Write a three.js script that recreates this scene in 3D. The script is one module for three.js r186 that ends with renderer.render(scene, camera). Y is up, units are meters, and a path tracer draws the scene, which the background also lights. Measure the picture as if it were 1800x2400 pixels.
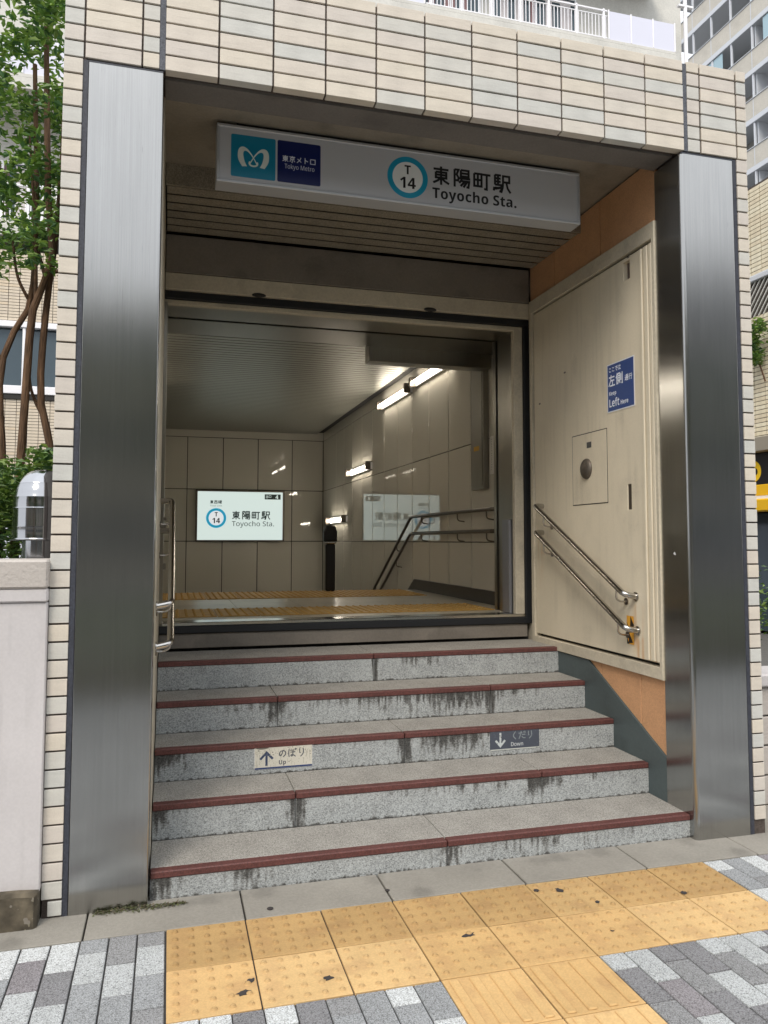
import * as THREE from 'three';
import { mergeGeometries } from 'three/addons/utils/BufferGeometryUtils.js';
import { RectAreaLightUniformsLib } from 'three/addons/lights/RectAreaLightUniformsLib.js';

// ------------------------------------------------------------------ camera, sky, sun, exposure
const scene = new THREE.Scene();
const camera = new THREE.PerspectiveCamera(66.765, 0.75, 0.05, 400);
camera.position.set(0.0641, 1.4892, 3.3965);
camera.rotation.order = 'YXZ';
camera.rotation.set(0.0623, -0.2692, 0.0008);
camera.setViewOffset(768, 1024, 0, 19.97, 768, 1024);     // the lens sits a little high on the sensor
camera.updateProjectionMatrix();
const renderer = new THREE.WebGLRenderer({ antialias: true });
renderer.setSize(768, 1024);
renderer.toneMapping = THREE.LinearToneMapping;
renderer.toneMappingExposure = 1.5;
renderer.shadowMap.enabled = true;
RectAreaLightUniformsLib.init();

function mulberry(a) { return () => { a |= 0; a = a + 0x6D2B79F5 | 0; let t = Math.imul(a ^ a >>> 15, 1 | a); t = t + Math.imul(t ^ t >>> 7, 61 | t) ^ t; return ((t ^ t >>> 14) >>> 0) / 4294967296; }; }
const rnd = mulberry(1411);
const rr = (a, b) => a + (b - a) * rnd();
const clamp = (v, a = 0, b = 1) => Math.min(b, Math.max(a, v));
const smooth = (a, b, x) => { const t = clamp((x - a) / (b - a)); return t * t * (3 - 2 * t); };
function noise2(seed) {                                   // tileable value noise: n(x, y, period)
  const h = (x, y) => { let n = Math.imul(x, 374761393) + Math.imul(y, 668265263) + Math.imul(seed, 974634749) | 0; n = Math.imul(n ^ n >>> 13, 1274126177); return ((n ^ n >>> 16) >>> 0) / 4294967296; };
  const m = (a, p) => ((a % p) + p) % p;
  return (x, y, px, py = px) => {
    const xi = Math.floor(x), yi = Math.floor(y), fx = x - xi, fy = y - yi, u = fx * fx * (3 - 2 * fx), v = fy * fy * (3 - 2 * fy);
    const a = h(m(xi, px), m(yi, py)), b = h(m(xi + 1, px), m(yi, py)), c = h(m(xi, px), m(yi + 1, py)), d = h(m(xi + 1, px), m(yi + 1, py));
    return a + (b - a) * u + (c - a) * v + (a - b - c + d) * u * v;
  };
}
const N1 = noise2(1), N2 = noise2(2), N3 = noise2(3);
const fbm = (n, u, v, f, o = 4) => { let s = 0, a = .5, t = 0; for (let i = 0; i < o; i++) { s += a * n(u * f, v * f, f); t += a; f *= 2; a *= .5; } return s / t; };

{ // an overcast sky: bright cloud, a little brighter overhead, soft mottling
  const w = 256, h = 128, d = new Float32Array(w * h * 4);
  for (let j = 0; j < h; j++) for (let i = 0; i < w; i++) {
    const el = ((j + .5) / h - .5) * Math.PI, s = Math.sin(el), k = (j * w + i) * 4;
    const m = .93 + .14 * fbm(N1, i / w, j / h, 8, 4);
    const L = (.74 + .46 * clamp(s)) * m;
    d[k] = L * .97; d[k + 1] = L * 1.0; d[k + 2] = L * 1.05; d[k + 3] = 1;
  }
  const t = new THREE.DataTexture(d, w, h, THREE.RGBAFormat, THREE.FloatType);
  t.mapping = THREE.EquirectangularReflectionMapping; t.magFilter = THREE.LinearFilter; t.minFilter = THREE.LinearFilter; t.needsUpdate = true;
  scene.background = t; scene.environment = t;
}
const sun = new THREE.DirectionalLight(0xfff4e6, 1.5);
sun.position.set(-5, 14, 9.5); sun.target.position.set(1.3, 1, -1); sun.castShadow = true; sun.shadow.radius = 45;
sun.shadow.mapSize.set(2048, 2048);
Object.assign(sun.shadow.camera, { left: -14, right: 14, top: 14, bottom: -14, near: .5, far: 60 });
scene.add(sun, sun.target);

// ------------------------------------------------------------------ textures
function tex(w, h, fn, { srgb = true, size = [1, 1] } = {}) {   // fn(u, v, x, y) -> [r, g, b] in 0..1; size = metres it covers
  const d = new Uint8Array(w * h * 4);
  for (let y = 0; y < h; y++) for (let x = 0; x < w; x++) {
    const c = fn(x / w, y / h, x, y), k = (y * w + x) * 4;
    d[k] = clamp(c[0]) * 255; d[k + 1] = clamp(c[1]) * 255; d[k + 2] = clamp(c[2]) * 255; d[k + 3] = 255;
  }
  const t = new THREE.DataTexture(d, w, h, THREE.RGBAFormat);
  t.wrapS = t.wrapT = THREE.RepeatWrapping; t.magFilter = THREE.LinearFilter; t.minFilter = THREE.LinearMipmapLinearFilter; t.generateMipmaps = true;
  if (srgb) t.colorSpace = THREE.SRGBColorSpace;
  t.repeat.set(1 / size[0], 1 / size[1]); t.needsUpdate = true; return t;
}
function canvasTex(w, h, draw) {
  const c = document.createElement('canvas'); c.width = w; c.height = h; const g = c.getContext('2d'); draw(g, w, h);
  const t = new THREE.CanvasTexture(c); t.colorSpace = THREE.SRGBColorSpace; return t;
}
const grey = (v) => [v, v, v];
const hex = (r, g, b) => new THREE.Color().setRGB(r / 255, g / 255, b / 255, THREE.SRGBColorSpace);
const M = {};
const std = (o) => new THREE.MeshStandardMaterial(o);
const phys = (o) => new THREE.MeshPhysicalMaterial(o);

// grain: sand speckle, a multiplier round white
const grainT = tex(512, 512, (u, v) => { const a = N1(u * 200, v * 200, 200), b = N2(u * 90, v * 90, 90), c = fbm(N3, u, v, 6, 4); return grey(.74 + .24 * (a - .5) + .18 * (b - .5) + .12 * (c - .5) + .1); }, { size: [.5, .5] });
const grainB = tex(512, 512, (u, v) => grey(.5 + .7 * (N1(u * 200, v * 200, 200) - .5) + .4 * (N2(u * 70, v * 70, 70) - .5)), { srgb: false, size: [.5, .5] });
const specT = tex(512, 512, (u, v) => {       // granite: light and dark grains
  const a = N1(u * 150, v * 150, 150), b = N2(u * 256, v * 256, 256), c = fbm(N3, u, v, 5, 4);
  let k = .88 + .34 * (a - .5) + .26 * (b - .5) + .12 * (c - .5); if (a < .16) k -= .14; if (b > .9) k += .06; return [k, k * .995, k * .985];
}, { size: [.42, .42] });
const mottleT = tex(512, 512, (u, v) => { const c = fbm(N1, u, v, 4, 6), s = fbm(N2, u, v, 10, 5), g = N3(u * 220, v * 220, 220); return grey(.9 + .2 * (c - .5) - .1 * smooth(.55, .85, s) + .06 * (g - .5)); }, { size: [1.6, 1.6] });
const fineB = tex(256, 256, (u, v) => grey(.5 + .5 * (fbm(N2, u, v, 30, 3) - .5)), { srgb: false, size: [.3, .3] });
const tileB = tex(512, 256, (u, v) => grey(.5 + .5 * (N1(u * 10 + 2 * N2(u * 6, v * 20, 6, 20), v * 70, 10, 70) - .5) + .25 * (N3(u * 180, v * 180, 180) - .5)), { srgb: false, size: [.24, .24] });
const tileT = tex(512, 256, (u, v) => { const k = .95 + .03 * (N1(u * 14, v * 60, 14, 60) - .5) + .08 * (fbm(N2, u, v, 7, 4) - .5) + .03 * (N3(u * 160, v * 160, 160) - .5); return [k, k * .997, k * .99]; }, { size: [.61, .61] });
const steelR = tex(512, 512, (u, v) => { const s = N1(u * 256, v * 4, 256, 4), c = fbm(N2, u, v, 5, 4); return [0, .8 + .12 * (s - .5) + .1 * (c - .5), .98]; }, { srgb: false, size: [.32, .9] });
const steelC = tex(512, 512, (u, v) => {
  const s = N1(u * 256, v * 3, 256, 3), c = fbm(N2, u, v, 4, 4), dr = N3(u * 110, v * 12, 110, 12);
  let k = .93 + .05 * (s - .5) + .05 * (c - .5); if (dr > .93) k -= .1 * (dr - .93) / .07; return [k, k * .995, k * .98];
}, { size: [.33, 1.3] });
const brushB = tex(256, 512, (u, v) => grey(.5 + .8 * (N1(u * 128, v * 3, 128, 3) - .5)), { srgb: false, size: [.1, 1.0] });

const yellowless = tex(256, 256, (u, v) => { const k = .93 + .08 * (fbm(N1, u, v, 5, 4) - .5) + .1 * (N2(u * 120, v * 120, 120) - .5); return [k, k * .99, k * .97]; }, { size: [.5, .5] });
M.mortar = std({ color: hex(96, 86, 80), roughness: .95, map: grainT });
M.sealant = std({ color: hex(104, 108, 118), roughness: .7, map: grainT });
const tileCols = [[222, 214, 202], [220, 212, 201], [219, 213, 203], [212, 211, 205], [216, 209, 201], [223, 215, 201], [209, 210, 206]];
M.tiles = tileCols.map((c) => std({ color: hex(...c), roughness: .5, map: tileT, bumpMap: tileB, bumpScale: .0005 }));
M.steel = phys({ color: hex(184, 185, 186), metalness: 1, roughness: .27, map: steelC, anisotropy: .85, roughnessMap: steelR });
M.steelDark = phys({ color: hex(168, 165, 158), metalness: 1, roughness: .3, map: steelC, anisotropy: .6 });
M.rail = std({ color: hex(190, 188, 184), metalness: 1, roughness: .18 });
M.railDull = std({ color: hex(120, 112, 104), metalness: 1, roughness: .3 });
M.chrome = std({ color: hex(176, 177, 180), metalness: 1, roughness: .1 });
M.black = std({ color: hex(22, 25, 30), roughness: .55 });
M.dark = std({ color: hex(40, 38, 36), roughness: .7 });
M.concrete = std({ color: hex(128, 123, 118), roughness: .9, map: mottleT, bumpMap: fineB, bumpScale: .002 });
M.ceilPaint = std({ color: hex(158, 149, 134), roughness: .75, map: mottleT });
M.fascia = std({ color: hex(138, 131, 122), roughness: .6, map: mottleT });
M.slat = std({ color: hex(166, 158, 142), roughness: .45, map: grainT });
M.terracotta = std({ color: hex(216, 168, 128), roughness: .6, map: yellowless, bumpMap: grainB, bumpScale: .0003 });
M.darkStone = std({ color: hex(84, 96, 98), roughness: .5, map: mottleT });
M.apron = std({ color: hex(160, 156, 147), roughness: .88, map: mottleT, bumpMap: grainB, bumpScale: .0012 });
M.bed = std({ color: hex(70, 70, 70), roughness: 1, map: grainT });
const paverCols = [[212, 217, 220], [192, 197, 200], [162, 166, 170], [152, 154, 157], [148, 145, 150], [138, 139, 143]];
M.pavers = paverCols.map((c) => std({ color: hex(...c), roughness: .9, map: specT, bumpMap: grainB, bumpScale: .0014 }));
const yellowT = tex(512, 512, (u, v) => {
  const c = fbm(N1, u, v, 5, 5), s = fbm(N2, u, v, 9, 5), g = N3(u * 200, v * 200, 200), w = smooth(.52, .72, s);
  const k = .93 + .14 * (c - .5) + .07 * (g - .5); return [k * (1 - .05 * w), k * (1 - .065 * w), k * (1 - .06 * w)];
}, { size: [.83, .83] });
M.yellow = [[216, 179, 123], [210, 173, 117], [220, 185, 130]].map((c) => std({ color: hex(...c), roughness: .8, map: yellowT, bumpMap: grainB, bumpScale: .0006 }));
M.ochre = [[194, 159, 106], [188, 154, 102], [199, 165, 112]].map((c) => std({ color: hex(...c), roughness: .8, map: yellowT, bumpMap: grainB, bumpScale: .0006 }));
M.gum = std({ color: hex(58, 54, 54), roughness: .8 });
M.tread = std({ color: hex(172, 170, 165), roughness: .85, map: specT, bumpMap: grainB, bumpScale: .0008 });
M.nosing = std({ color: hex(112, 68, 64), roughness: .6, map: grainT });
M.panel = phys({ color: hex(206, 202, 190), roughness: .02, specularIntensity: 1, ior: 1.62, map: mottleT.clone() });
M.panel.map.repeat.set(.25, .25); M.panel.map = null;
M.innerFloor = std({ color: hex(186, 178, 160), roughness: .3, map: mottleT });
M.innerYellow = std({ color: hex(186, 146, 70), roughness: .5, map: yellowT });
M.ceilMetal = std({ color: hex(164, 163, 152), metalness: .75, roughness: .38 });
M.white = std({ color: hex(232, 232, 234), roughness: .5 });
M.cream = std({ color: hex(222, 213, 192), roughness: .55, map: mottleT.clone() });
M.cream.map.repeat.set(.5, .5);
M.glass = std({ color: hex(70, 84, 92), metalness: .2, roughness: .06 });

// ------------------------------------------------------------------ geometry helpers
function finish(pos, idx) {                                // flat shaded, uv in metres by the way a face points
  const out = [], uv = [], nor = []; const a = new THREE.Vector3(), b = new THREE.Vector3(), c = new THREE.Vector3(), n = new THREE.Vector3(), e = new THREE.Vector3();
  for (let i = 0; i < idx.length; i += 3) {
    a.fromArray(pos, idx[i] * 3); b.fromArray(pos, idx[i + 1] * 3); c.fromArray(pos, idx[i + 2] * 3);
    n.subVectors(b, a).cross(e.subVectors(c, a)).normalize();
    const ax = Math.abs(n.x), ay = Math.abs(n.y), az = Math.abs(n.z);
    for (const p of [a, b, c]) { out.push(p.x, p.y, p.z); nor.push(n.x, n.y, n.z); if (ay >= ax && ay >= az) uv.push(p.x, -p.z); else if (ax >= az) uv.push(p.z, p.y); else uv.push(p.x, p.y); }
  }
  const g = new THREE.BufferGeometry();
  g.setAttribute('position', new THREE.Float32BufferAttribute(out, 3)); g.setAttribute('normal', new THREE.Float32BufferAttribute(nor, 3)); g.setAttribute('uv', new THREE.Float32BufferAttribute(uv, 2));
  return g;
}
function cbox(x0, x1, y0, y1, z0, z1, c = .002) {          // box with chamfered edges, given by its limits
  const lo = [x0, y0, z0], hi = [x1, y1, z1], pos = [], id = {}, idx = [];
  c = Math.min(c, .45 * Math.min(x1 - x0, y1 - y0, z1 - z0));
  for (let k = 0; k < 8; k++) for (let a = 0; a < 3; a++) {  // corner k, the vertex that lies on the face across axis a
    const p = [0, 1, 2].map((m) => { const s = k >> m & 1, v = s ? hi[m] : lo[m]; return m === a ? v : v + (s ? -c : c); });
    id[k + '_' + a] = pos.length / 3; pos.push(...p);
  }
  const mid = [(x0 + x1) / 2, (y0 + y1) / 2, (z0 + z1) / 2];
  const tri = (i, j, k) => {
    const P = (q) => new THREE.Vector3().fromArray(pos, q * 3), a = P(i), b = P(j), d = P(k), n = b.clone().sub(a).cross(d.clone().sub(a));
    n.dot(a.clone().add(b).add(d).divideScalar(3).sub(new THREE.Vector3(...mid))) > 0 ? idx.push(i, j, k) : idx.push(i, k, j);
  };
  const quad = (a, b, d, e) => { tri(a, b, d); tri(a, d, e); };
  for (let a = 0; a < 3; a++) { const u = 1 << (a + 1) % 3, w = 1 << (a + 2) % 3;
    for (const s of [0, 1 << a]) quad(id[s + '_' + a], id[(s | u) + '_' + a], id[(s | u | w) + '_' + a], id[(s | w) + '_' + a]); }
  for (let a = 0; a < 3; a++) { const m = (a + 1) % 3, n = (a + 2) % 3;
    for (const sm of [0, 1 << m]) for (const sn of [0, 1 << n]) { const k0 = sm | sn, k1 = k0 | 1 << a; quad(id[k0 + '_' + m], id[k1 + '_' + m], id[k1 + '_' + n], id[k0 + '_' + n]); } }
  for (let k = 0; k < 8; k++) tri(id[k + '_0'], id[k + '_1'], id[k + '_2']);
  return finish(pos, idx);
}
function bx(x0, x1, y0, y1, z0, z1) {                      // plain box by its limits, uv in metres
  const pos = [], P = (x, y, z) => pos.push(x, y, z);
  for (const x of [x0, x1]) for (const y of [y0, y1]) for (const z of [z0, z1]) P(x, y, z);
  const idx = [0, 1, 3, 0, 3, 2, 4, 6, 7, 4, 7, 5, 0, 4, 5, 0, 5, 1, 2, 3, 7, 2, 7, 6, 0, 2, 6, 0, 6, 4, 1, 5, 7, 1, 7, 3];
  return finish(pos, idx);
}
function slab(points, t, c = 0) {                          // closed outline [[a, b] ...] extruded by t, optional bevel
  const s = new THREE.Shape(points.map((p) => new THREE.Vector2(...p)));
  return new THREE.ExtrudeGeometry(s, { depth: t - 2 * c, bevelEnabled: c > 0, bevelSize: c, bevelThickness: c, bevelSegments: 1, bevelOffset: -c, curveSegments: 10 });
}
const vec = (p) => new THREE.Vector3(...p);
function tube(pts, r, seg = 24, rad = 10, round = .12) {   // bent pipe: straight runs with rounded corners, capped
  const path = new THREE.CurvePath(), P = pts.map(vec); let last = P[0];
  for (let i = 1; i < P.length; i++) {
    if (i === P.length - 1) { path.add(new THREE.LineCurve3(last, P[i])); break; }
    const a = P[i].clone().sub(P[i - 1]), b = P[i + 1].clone().sub(P[i]), k = Math.min(round, a.length() * .45, b.length() * .45);
    const p = P[i].clone().addScaledVector(a.normalize(), -k), q = P[i].clone().addScaledVector(b.normalize(), k);
    path.add(new THREE.LineCurve3(last, p)); path.add(new THREE.QuadraticBezierCurve3(p, P[i], q)); last = q;
  }
  const wrap = new THREE.Curve(); wrap.getPoint = (t, o) => { const p = path.getPoint(clamp(t, 0, 1)); return o ? o.copy(p) : p; };
  const g = new THREE.TubeGeometry(wrap, seg, r, rad, false), cap = (p, q) => {
    const d = new THREE.CircleGeometry(r, rad); d.applyQuaternion(new THREE.Quaternion().setFromUnitVectors(new THREE.Vector3(0, 0, 1), p.clone().sub(q).normalize())); d.translate(p.x, p.y, p.z); return d; };
  return merge([g, cap(P[0], P[1]), cap(P[P.length - 1], P[P.length - 2])]);
}
function merge(list) { return mergeGeometries(list.map((g) => { g = g.index ? g.toNonIndexed() : g; for (const k of Object.keys(g.attributes)) if (!['position', 'normal', 'uv'].includes(k)) g.deleteAttribute(k); return g; })); }
const taken = {};
function numbered(n) { const k = taken[n] = (taken[n] ?? -1) + 1; return k ? n + '_' + String(k).padStart(3, '0') : n; }
function mesh(name, g, m, parent) {
  const o = new THREE.Mesh(Array.isArray(g) ? merge(g) : g, m); o.name = parent ? name : numbered(name); o.castShadow = o.receiveShadow = true; (parent ?? scene).add(o); return o;
}
function group(name, parent, at) { const o = new THREE.Group(); o.name = parent ? name : numbered(name); if (at) o.position.set(...at); (parent ?? scene).add(o); return o; }
function tag(o, label, category, grp) { o.userData.label = label; o.userData.category = category; if (grp) o.userData.group = grp; return o; }
const structure = (o) => { o.userData.kind = 'structure'; return o; };
const stuff = (o) => { o.userData.kind = 'stuff'; return o; };
const pick = (a) => a[Math.floor(rnd() * a.length)];
function copies(name, g, m, list, parent, color) {         // list of Matrix4
  const o = new THREE.InstancedMesh(g, m, list.length); o.name = parent ? name : numbered(name); list.forEach((x, i) => o.setMatrixAt(i, x));
  if (color) list.forEach((_, i) => o.setColorAt(i, color(i)));
  o.castShadow = o.receiveShadow = true; (parent ?? scene).add(o); return stuff(o);
}

// ------------------------------------------------------------------ lettering (strokes on a 100 x 100 field)
const box4 = (a, b, c, d) => [a, b, c, b, c, d, a, d, a, b];
const G = {
  '東': [[10, 18, 90, 18], box4(22, 33, 78, 62), [22, 47, 78, 47], [50, 3, 50, 98], [46, 63, 32, 77, 8, 90], [54, 63, 68, 77, 93, 90]],
  '陽': [[12, 7, 12, 98], [12, 8, 33, 8, 23, 33, 34, 50, 30, 64, 18, 63], box4(46, 8, 88, 40), [46, 24, 88, 24], [38, 51, 97, 51], [52, 56, 37, 76], [50, 65, 91, 65, 87, 95, 76, 94], [67, 67, 44, 92], [80, 67, 60, 97]],
  '町': [box4(8, 15, 48, 80), [28, 15, 28, 80], [8, 47, 48, 47], [54, 16, 98, 16], [77, 16, 77, 93, 62, 91]],
  '駅': [[12, 7, 12, 60], [12, 8, 46, 8], [12, 25, 44, 25], [12, 42, 44, 42], [29, 8, 29, 58], [12, 59, 48, 59, 46, 94, 36, 92], [8, 72, 5, 92], [17, 70, 18, 86], [27, 70, 29, 83], [37, 68, 40, 80], [57, 42, 92, 42, 92, 10, 57, 10, 57, 42, 55, 70, 47, 97], [75, 42, 83, 74, 99, 96]],
  '京': [[50, 2, 50, 14], [8, 17, 92, 17], box4(26, 30, 74, 54), [50, 54, 50, 97, 38, 93], [30, 66, 14, 88], [70, 66, 88, 86]],
  'メ': [[76, 10, 60, 50, 18, 92], [26, 34, 80, 80]], 'ト': [[36, 6, 36, 96], [36, 40, 78, 60]], 'ロ': [box4(16, 18, 84, 86)],
  '西': [[6, 12, 94, 12], box4(14, 36, 86, 92), [38, 12, 37, 58, 24, 72], [61, 12, 61, 62, 80, 64]],
  '線': [[24, 4, 10, 26, 27, 26], [37, 14, 12, 47, 41, 44], [26, 46, 26, 98], [13, 60, 7, 84], [38, 60, 43, 78], box4(53, 12, 92, 42), [53, 27, 92, 27], [74, 2, 70, 12], [73, 42, 73, 96, 63, 93], [50, 56, 66, 56, 48, 85], [94, 50, 79, 62], [75, 58, 98, 90]],
  '出': [[50, 4, 50, 92], [20, 18, 20, 46, 80, 46, 80, 18], [10, 56, 10, 92, 90, 92, 90, 56]], '口': [box4(14, 16, 86, 88)],
  '左': [[8, 22, 92, 22], [43, 2, 35, 48, 6, 94], [35, 50, 88, 50], [61, 50, 61, 91], [24, 92, 97, 92]],
  '側': [[23, 4, 4, 44], [16, 28, 16, 98], box4(31, 10, 61, 66), [31, 29, 61, 29], [31, 47, 61, 47], [40, 70, 28, 95], [52, 70, 63, 93], [76, 16, 76, 72], [94, 4, 94, 94, 82, 92]],
  '通': [[10, 8, 22, 20], [4, 42, 20, 42, 18, 76, 4, 90], [18, 76, 38, 91, 98, 92], [36, 6, 84, 6, 62, 22], [50, 13, 66, 24], [38, 82, 38, 29, 90, 29, 90, 80, 80, 80], [38, 46, 90, 46], [38, 62, 90, 62], [64, 29, 64, 80]],
  '行': [[32, 4, 8, 30], [36, 28, 6, 60], [22, 46, 22, 98], [46, 14, 94, 14], [42, 42, 98, 42], [75, 42, 75, 94, 60, 91]],
  'こ': [[22, 22, 74, 20, 60, 32], [20, 60, 22, 77, 46, 84, 82, 80]], 'で': [[10, 24, 88, 16], [74, 19, 47, 38, 42, 62, 56, 84, 78, 88], [70, 42, 77, 55], [84, 36, 91, 49]],
  'は': [[16, 10, 11, 50, 17, 90], [36, 30, 92, 28], [67, 9, 67, 74, 54, 89, 38, 83, 44, 69, 66, 71, 93, 90]],
  'の': [[53, 18, 46, 56, 28, 80, 13, 66, 18, 36, 42, 17, 68, 18, 88, 40, 85, 66, 60, 88]],
  'ぼ': [[14, 10, 9, 50, 15, 92], [34, 20, 80, 20], [34, 42, 82, 41], [60, 20, 60, 76, 48, 90, 33, 83, 41, 70, 62, 73, 87, 91], [84, 4, 88, 14], [94, 2, 98, 11]],
  'り': [[28, 10, 25, 44, 33, 56], [66, 7, 73, 38, 66, 70, 40, 95]], 'く': [[70, 6, 30, 48, 74, 94]],
  'だ': [[8, 26, 58, 22], [39, 6, 29, 50, 10, 92], [54, 46, 90, 44], [50, 68, 60, 87, 92, 86], [74, 10, 80, 24], [88, 6, 94, 20]],
};
const soft = 'このはでぼりくだ';
function glyphs(g, text, x, y, s, lw, color, gap = 0, wide = 1) {   // top left corner x, y; s = height in pixels
  g.strokeStyle = color; g.lineWidth = lw; g.lineJoin = 'miter'; g.lineCap = 'butt';
  for (const ch of text) {
    const curve = soft.includes(ch); g.lineCap = curve ? 'round' : 'butt'; g.lineJoin = curve ? 'round' : 'miter';
    for (const st of G[ch] ?? []) {
      g.beginPath(); const P = []; for (let i = 0; i < st.length; i += 2) P.push([x + st[i] * s * wide / 100, y + st[i + 1] * s / 100]);
      g.moveTo(...P[0]);
      if (curve && P.length > 2) { for (let i = 1; i < P.length - 1; i++) g.quadraticCurveTo(...P[i], (P[i][0] + P[i + 1][0]) / 2, (P[i][1] + P[i + 1][1]) / 2); g.lineTo(...P[P.length - 1]); }
      else for (let i = 1; i < P.length; i++) g.lineTo(...P[i]);
      g.stroke();
    }
    x += s * wide + gap;
  }
}
function latin(g, t, x, y, h, color, bold = true, width) { // baseline y, cap height h
  g.font = (bold ? 'bold ' : '') + Math.round(h / .714) + 'px sans-serif'; g.fillStyle = color; g.textBaseline = 'alphabetic'; g.textAlign = 'left';
  if (width) { const w = g.measureText(t).width; g.save(); g.translate(x, y); g.scale(width / w, 1); g.fillText(t, 0, 0); g.restore(); } else g.fillText(t, x, y);
}
function ringMark(g, cx, cy, r, k = 1) {                   // T 14 in a blue ring
  g.beginPath(); g.arc(cx, cy, r * .87, 0, 7); g.fillStyle = '#f2f5f5'; g.fill(); g.strokeStyle = '#1a9fc4'; g.lineWidth = r * .25; g.stroke();
  g.textAlign = 'center'; g.fillStyle = '#121418'; g.textBaseline = 'alphabetic';
  g.font = 'bold ' + Math.round(r * .6) + 'px sans-serif'; g.fillText('T', cx, cy - r * .16); g.font = 'bold ' + Math.round(r * .74) + 'px sans-serif'; g.fillText('14', cx, cy + r * .52); g.textAlign = 'left';
}
function emblem(g, cx, cy, s, color) {                     // the rounded M mark, s = width
  g.save(); g.translate(cx, cy); g.scale(s / 100, s / 100); g.strokeStyle = g.fillStyle = color; g.lineJoin = 'round';
  for (const k of [-1, 1]) {
    g.beginPath(); g.moveTo(k * 50, 4); g.bezierCurveTo(k * 52, -20, k * 46, -32, k * 33, -32); g.bezierCurveTo(k * 20, -32, k * 6, -14, k * -9, 14); g.lineTo(k * -14, 22);
    g.lineTo(k * -10, 24); g.bezierCurveTo(k * 4, -4, k * 16, -19, k * 26, -19); g.bezierCurveTo(k * 33, -19, k * 34, -8, k * 31, 4); g.bezierCurveTo(k * 29, 16, k * 25, 24, k * 20, 32); g.lineTo(k * 36, 34); g.bezierCurveTo(k * 44, 22, k * 49, 14, k * 50, 4); g.fill();
  }
  g.lineWidth = 6; g.beginPath(); g.moveTo(-11, 15); g.bezierCurveTo(-22, 34, 22, 34, 11, 15); g.stroke(); g.restore();
}

// ------------------------------------------------------------------ ground, pavement
const P = .0721, TP = .24064, H = 3.531, OW = 2.647;       // tile course, tile column, underside of the lintel, opening width
structure(mesh('ground', bx(-150, 150, -.4, -.05, -150, 150), std({ color: hex(120, 120, 118), roughness: .95, map: grainT })));
const walk = structure(group('sidewalk'));
mesh('bedding', bx(-12, 14, -.05, -.007, .2, 4.4), M.bed, walk);
{
  const full = [0, 1, 2].map((k) => { const g = cbox(-.0478, .0478, -.04, 0, -.0975, .0975, .0025); g.attributes.uv.array.forEach((_, i, a) => a[i] += .13 * k * (i % 2 ? 1 : 2)); return g; });
  const half = [0, 1, 2].map((k) => { const g = cbox(-.0478, .0478, -.04, 0, -.0475, .0475, .0025); g.attributes.uv.array.forEach((_, i, a) => a[i] += .17 * k * (i % 2 ? 1 : 2)); return g; });
  const known = { '-5_0': 0, '-4_0': 0, '-4_1': 4, '-4_2': 1, '-3_0': 0, '-3_1': 5, '-3_2': 1, '-2_0': 2, '-2_1': 1, '-2_2': 2, '-1_0': 3, '-1_1': 1, '-1_2': 2, '0_0': 3, '0_1': 1, '0_2': 2, '0_3': 3, '-5_1': 2, '-5_2': 4 };
  const rest = [[], [], [], [], [], []]; let parts = 0;
  const put = (x, z, len, ci) => {
    if (x > -.72 && x < 3.3 && z < 1.55 && parts < 296) {
      const o = mesh('paver', (len > .15 ? full : half)[Math.floor(rnd() * 3)], M.pavers[ci], walk); o.position.set(x, rr(-.0018, .001), z); o.rotation.set(rr(-.004, .004), rr(-.004, .004), rr(-.006, .006)); parts++;
    } else rest[ci].push(new THREE.Matrix4().makeTranslation(x, rr(-.0018, .001), z).multiply(new THREE.Matrix4().makeScale(1, 1, len / .2)));
  };
  const tint = (z = 0) => { const q = rnd(); return q < .16 ? 0 : q < .34 ? 1 : q < .6 ? 2 : q < .8 ? 3 : q < .92 ? 5 : 4; };
  const free = (x, z) => !(x > .078 && x < 2.478 && z < .812) && !(x > .978 && x < 1.582);
  for (let c = -50; c < 80; c++) {
    const left = c < 1, x = left ? .0255 + c * .1015 : .13 + (c - 1) * .1;   // the two grids meet at the yellow tiles
    if (x < -5.5 || x > 8) continue;
    let z = .213, k = 0, first = (c & 1) ? .2 : .1;
    if (x > 2.47) first = (c & 1) ? .1 : .2;
    while (z < 4.3) {
      const len = k ? .2 : first, zc = z + len / 2;
      if (free(x, zc)) {
        let ci = left ? known[c + '_' + k] ?? tint(z) : tint(z);
        if (!left && Math.abs(x - 2.53) < .04 && k === 0) ci = 0;
        let l2 = len, z2 = zc; if (x > .078 && x < 2.478 && z < .812) { l2 = z + len - .812; z2 = .812 + l2 / 2; }
        if (l2 > .06) put(x, z2, l2 > .15 ? .2 : .1, ci);
      } else if (!(x > .978 && x < 1.582) && z + len > .86) put(x, .812 + .05, .1, tint());
      z += len; k++;
    }
  }
  rest.forEach((l, i) => l.length && copies('paver', full[i % 3], M.pavers[i], l, walk));
}
function dotTile(h, base = .03) {
  const list = [cbox(-.1474, .1474, -base, 0, -.1474, .1474, .002)];
  for (let i = 0; i < 5; i++) for (let j = 0; j < 5; j++) {
    const c = new THREE.CylinderGeometry(.0085, .0125, h, 9, 1, true); c.translate((i - 2) * .0585, h / 2, (j - 2) * .0585);
    const t = new THREE.SphereGeometry(.0085, 9, 2, 0, 7, 0, Math.PI / 2); t.scale(1, .18, 1); t.translate((i - 2) * .0585, h, (j - 2) * .0585); list.push(c, t);
  }
  return merge(list);
}
const dotG = dotTile(.0075), wornG = dotTile(.0052);
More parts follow.
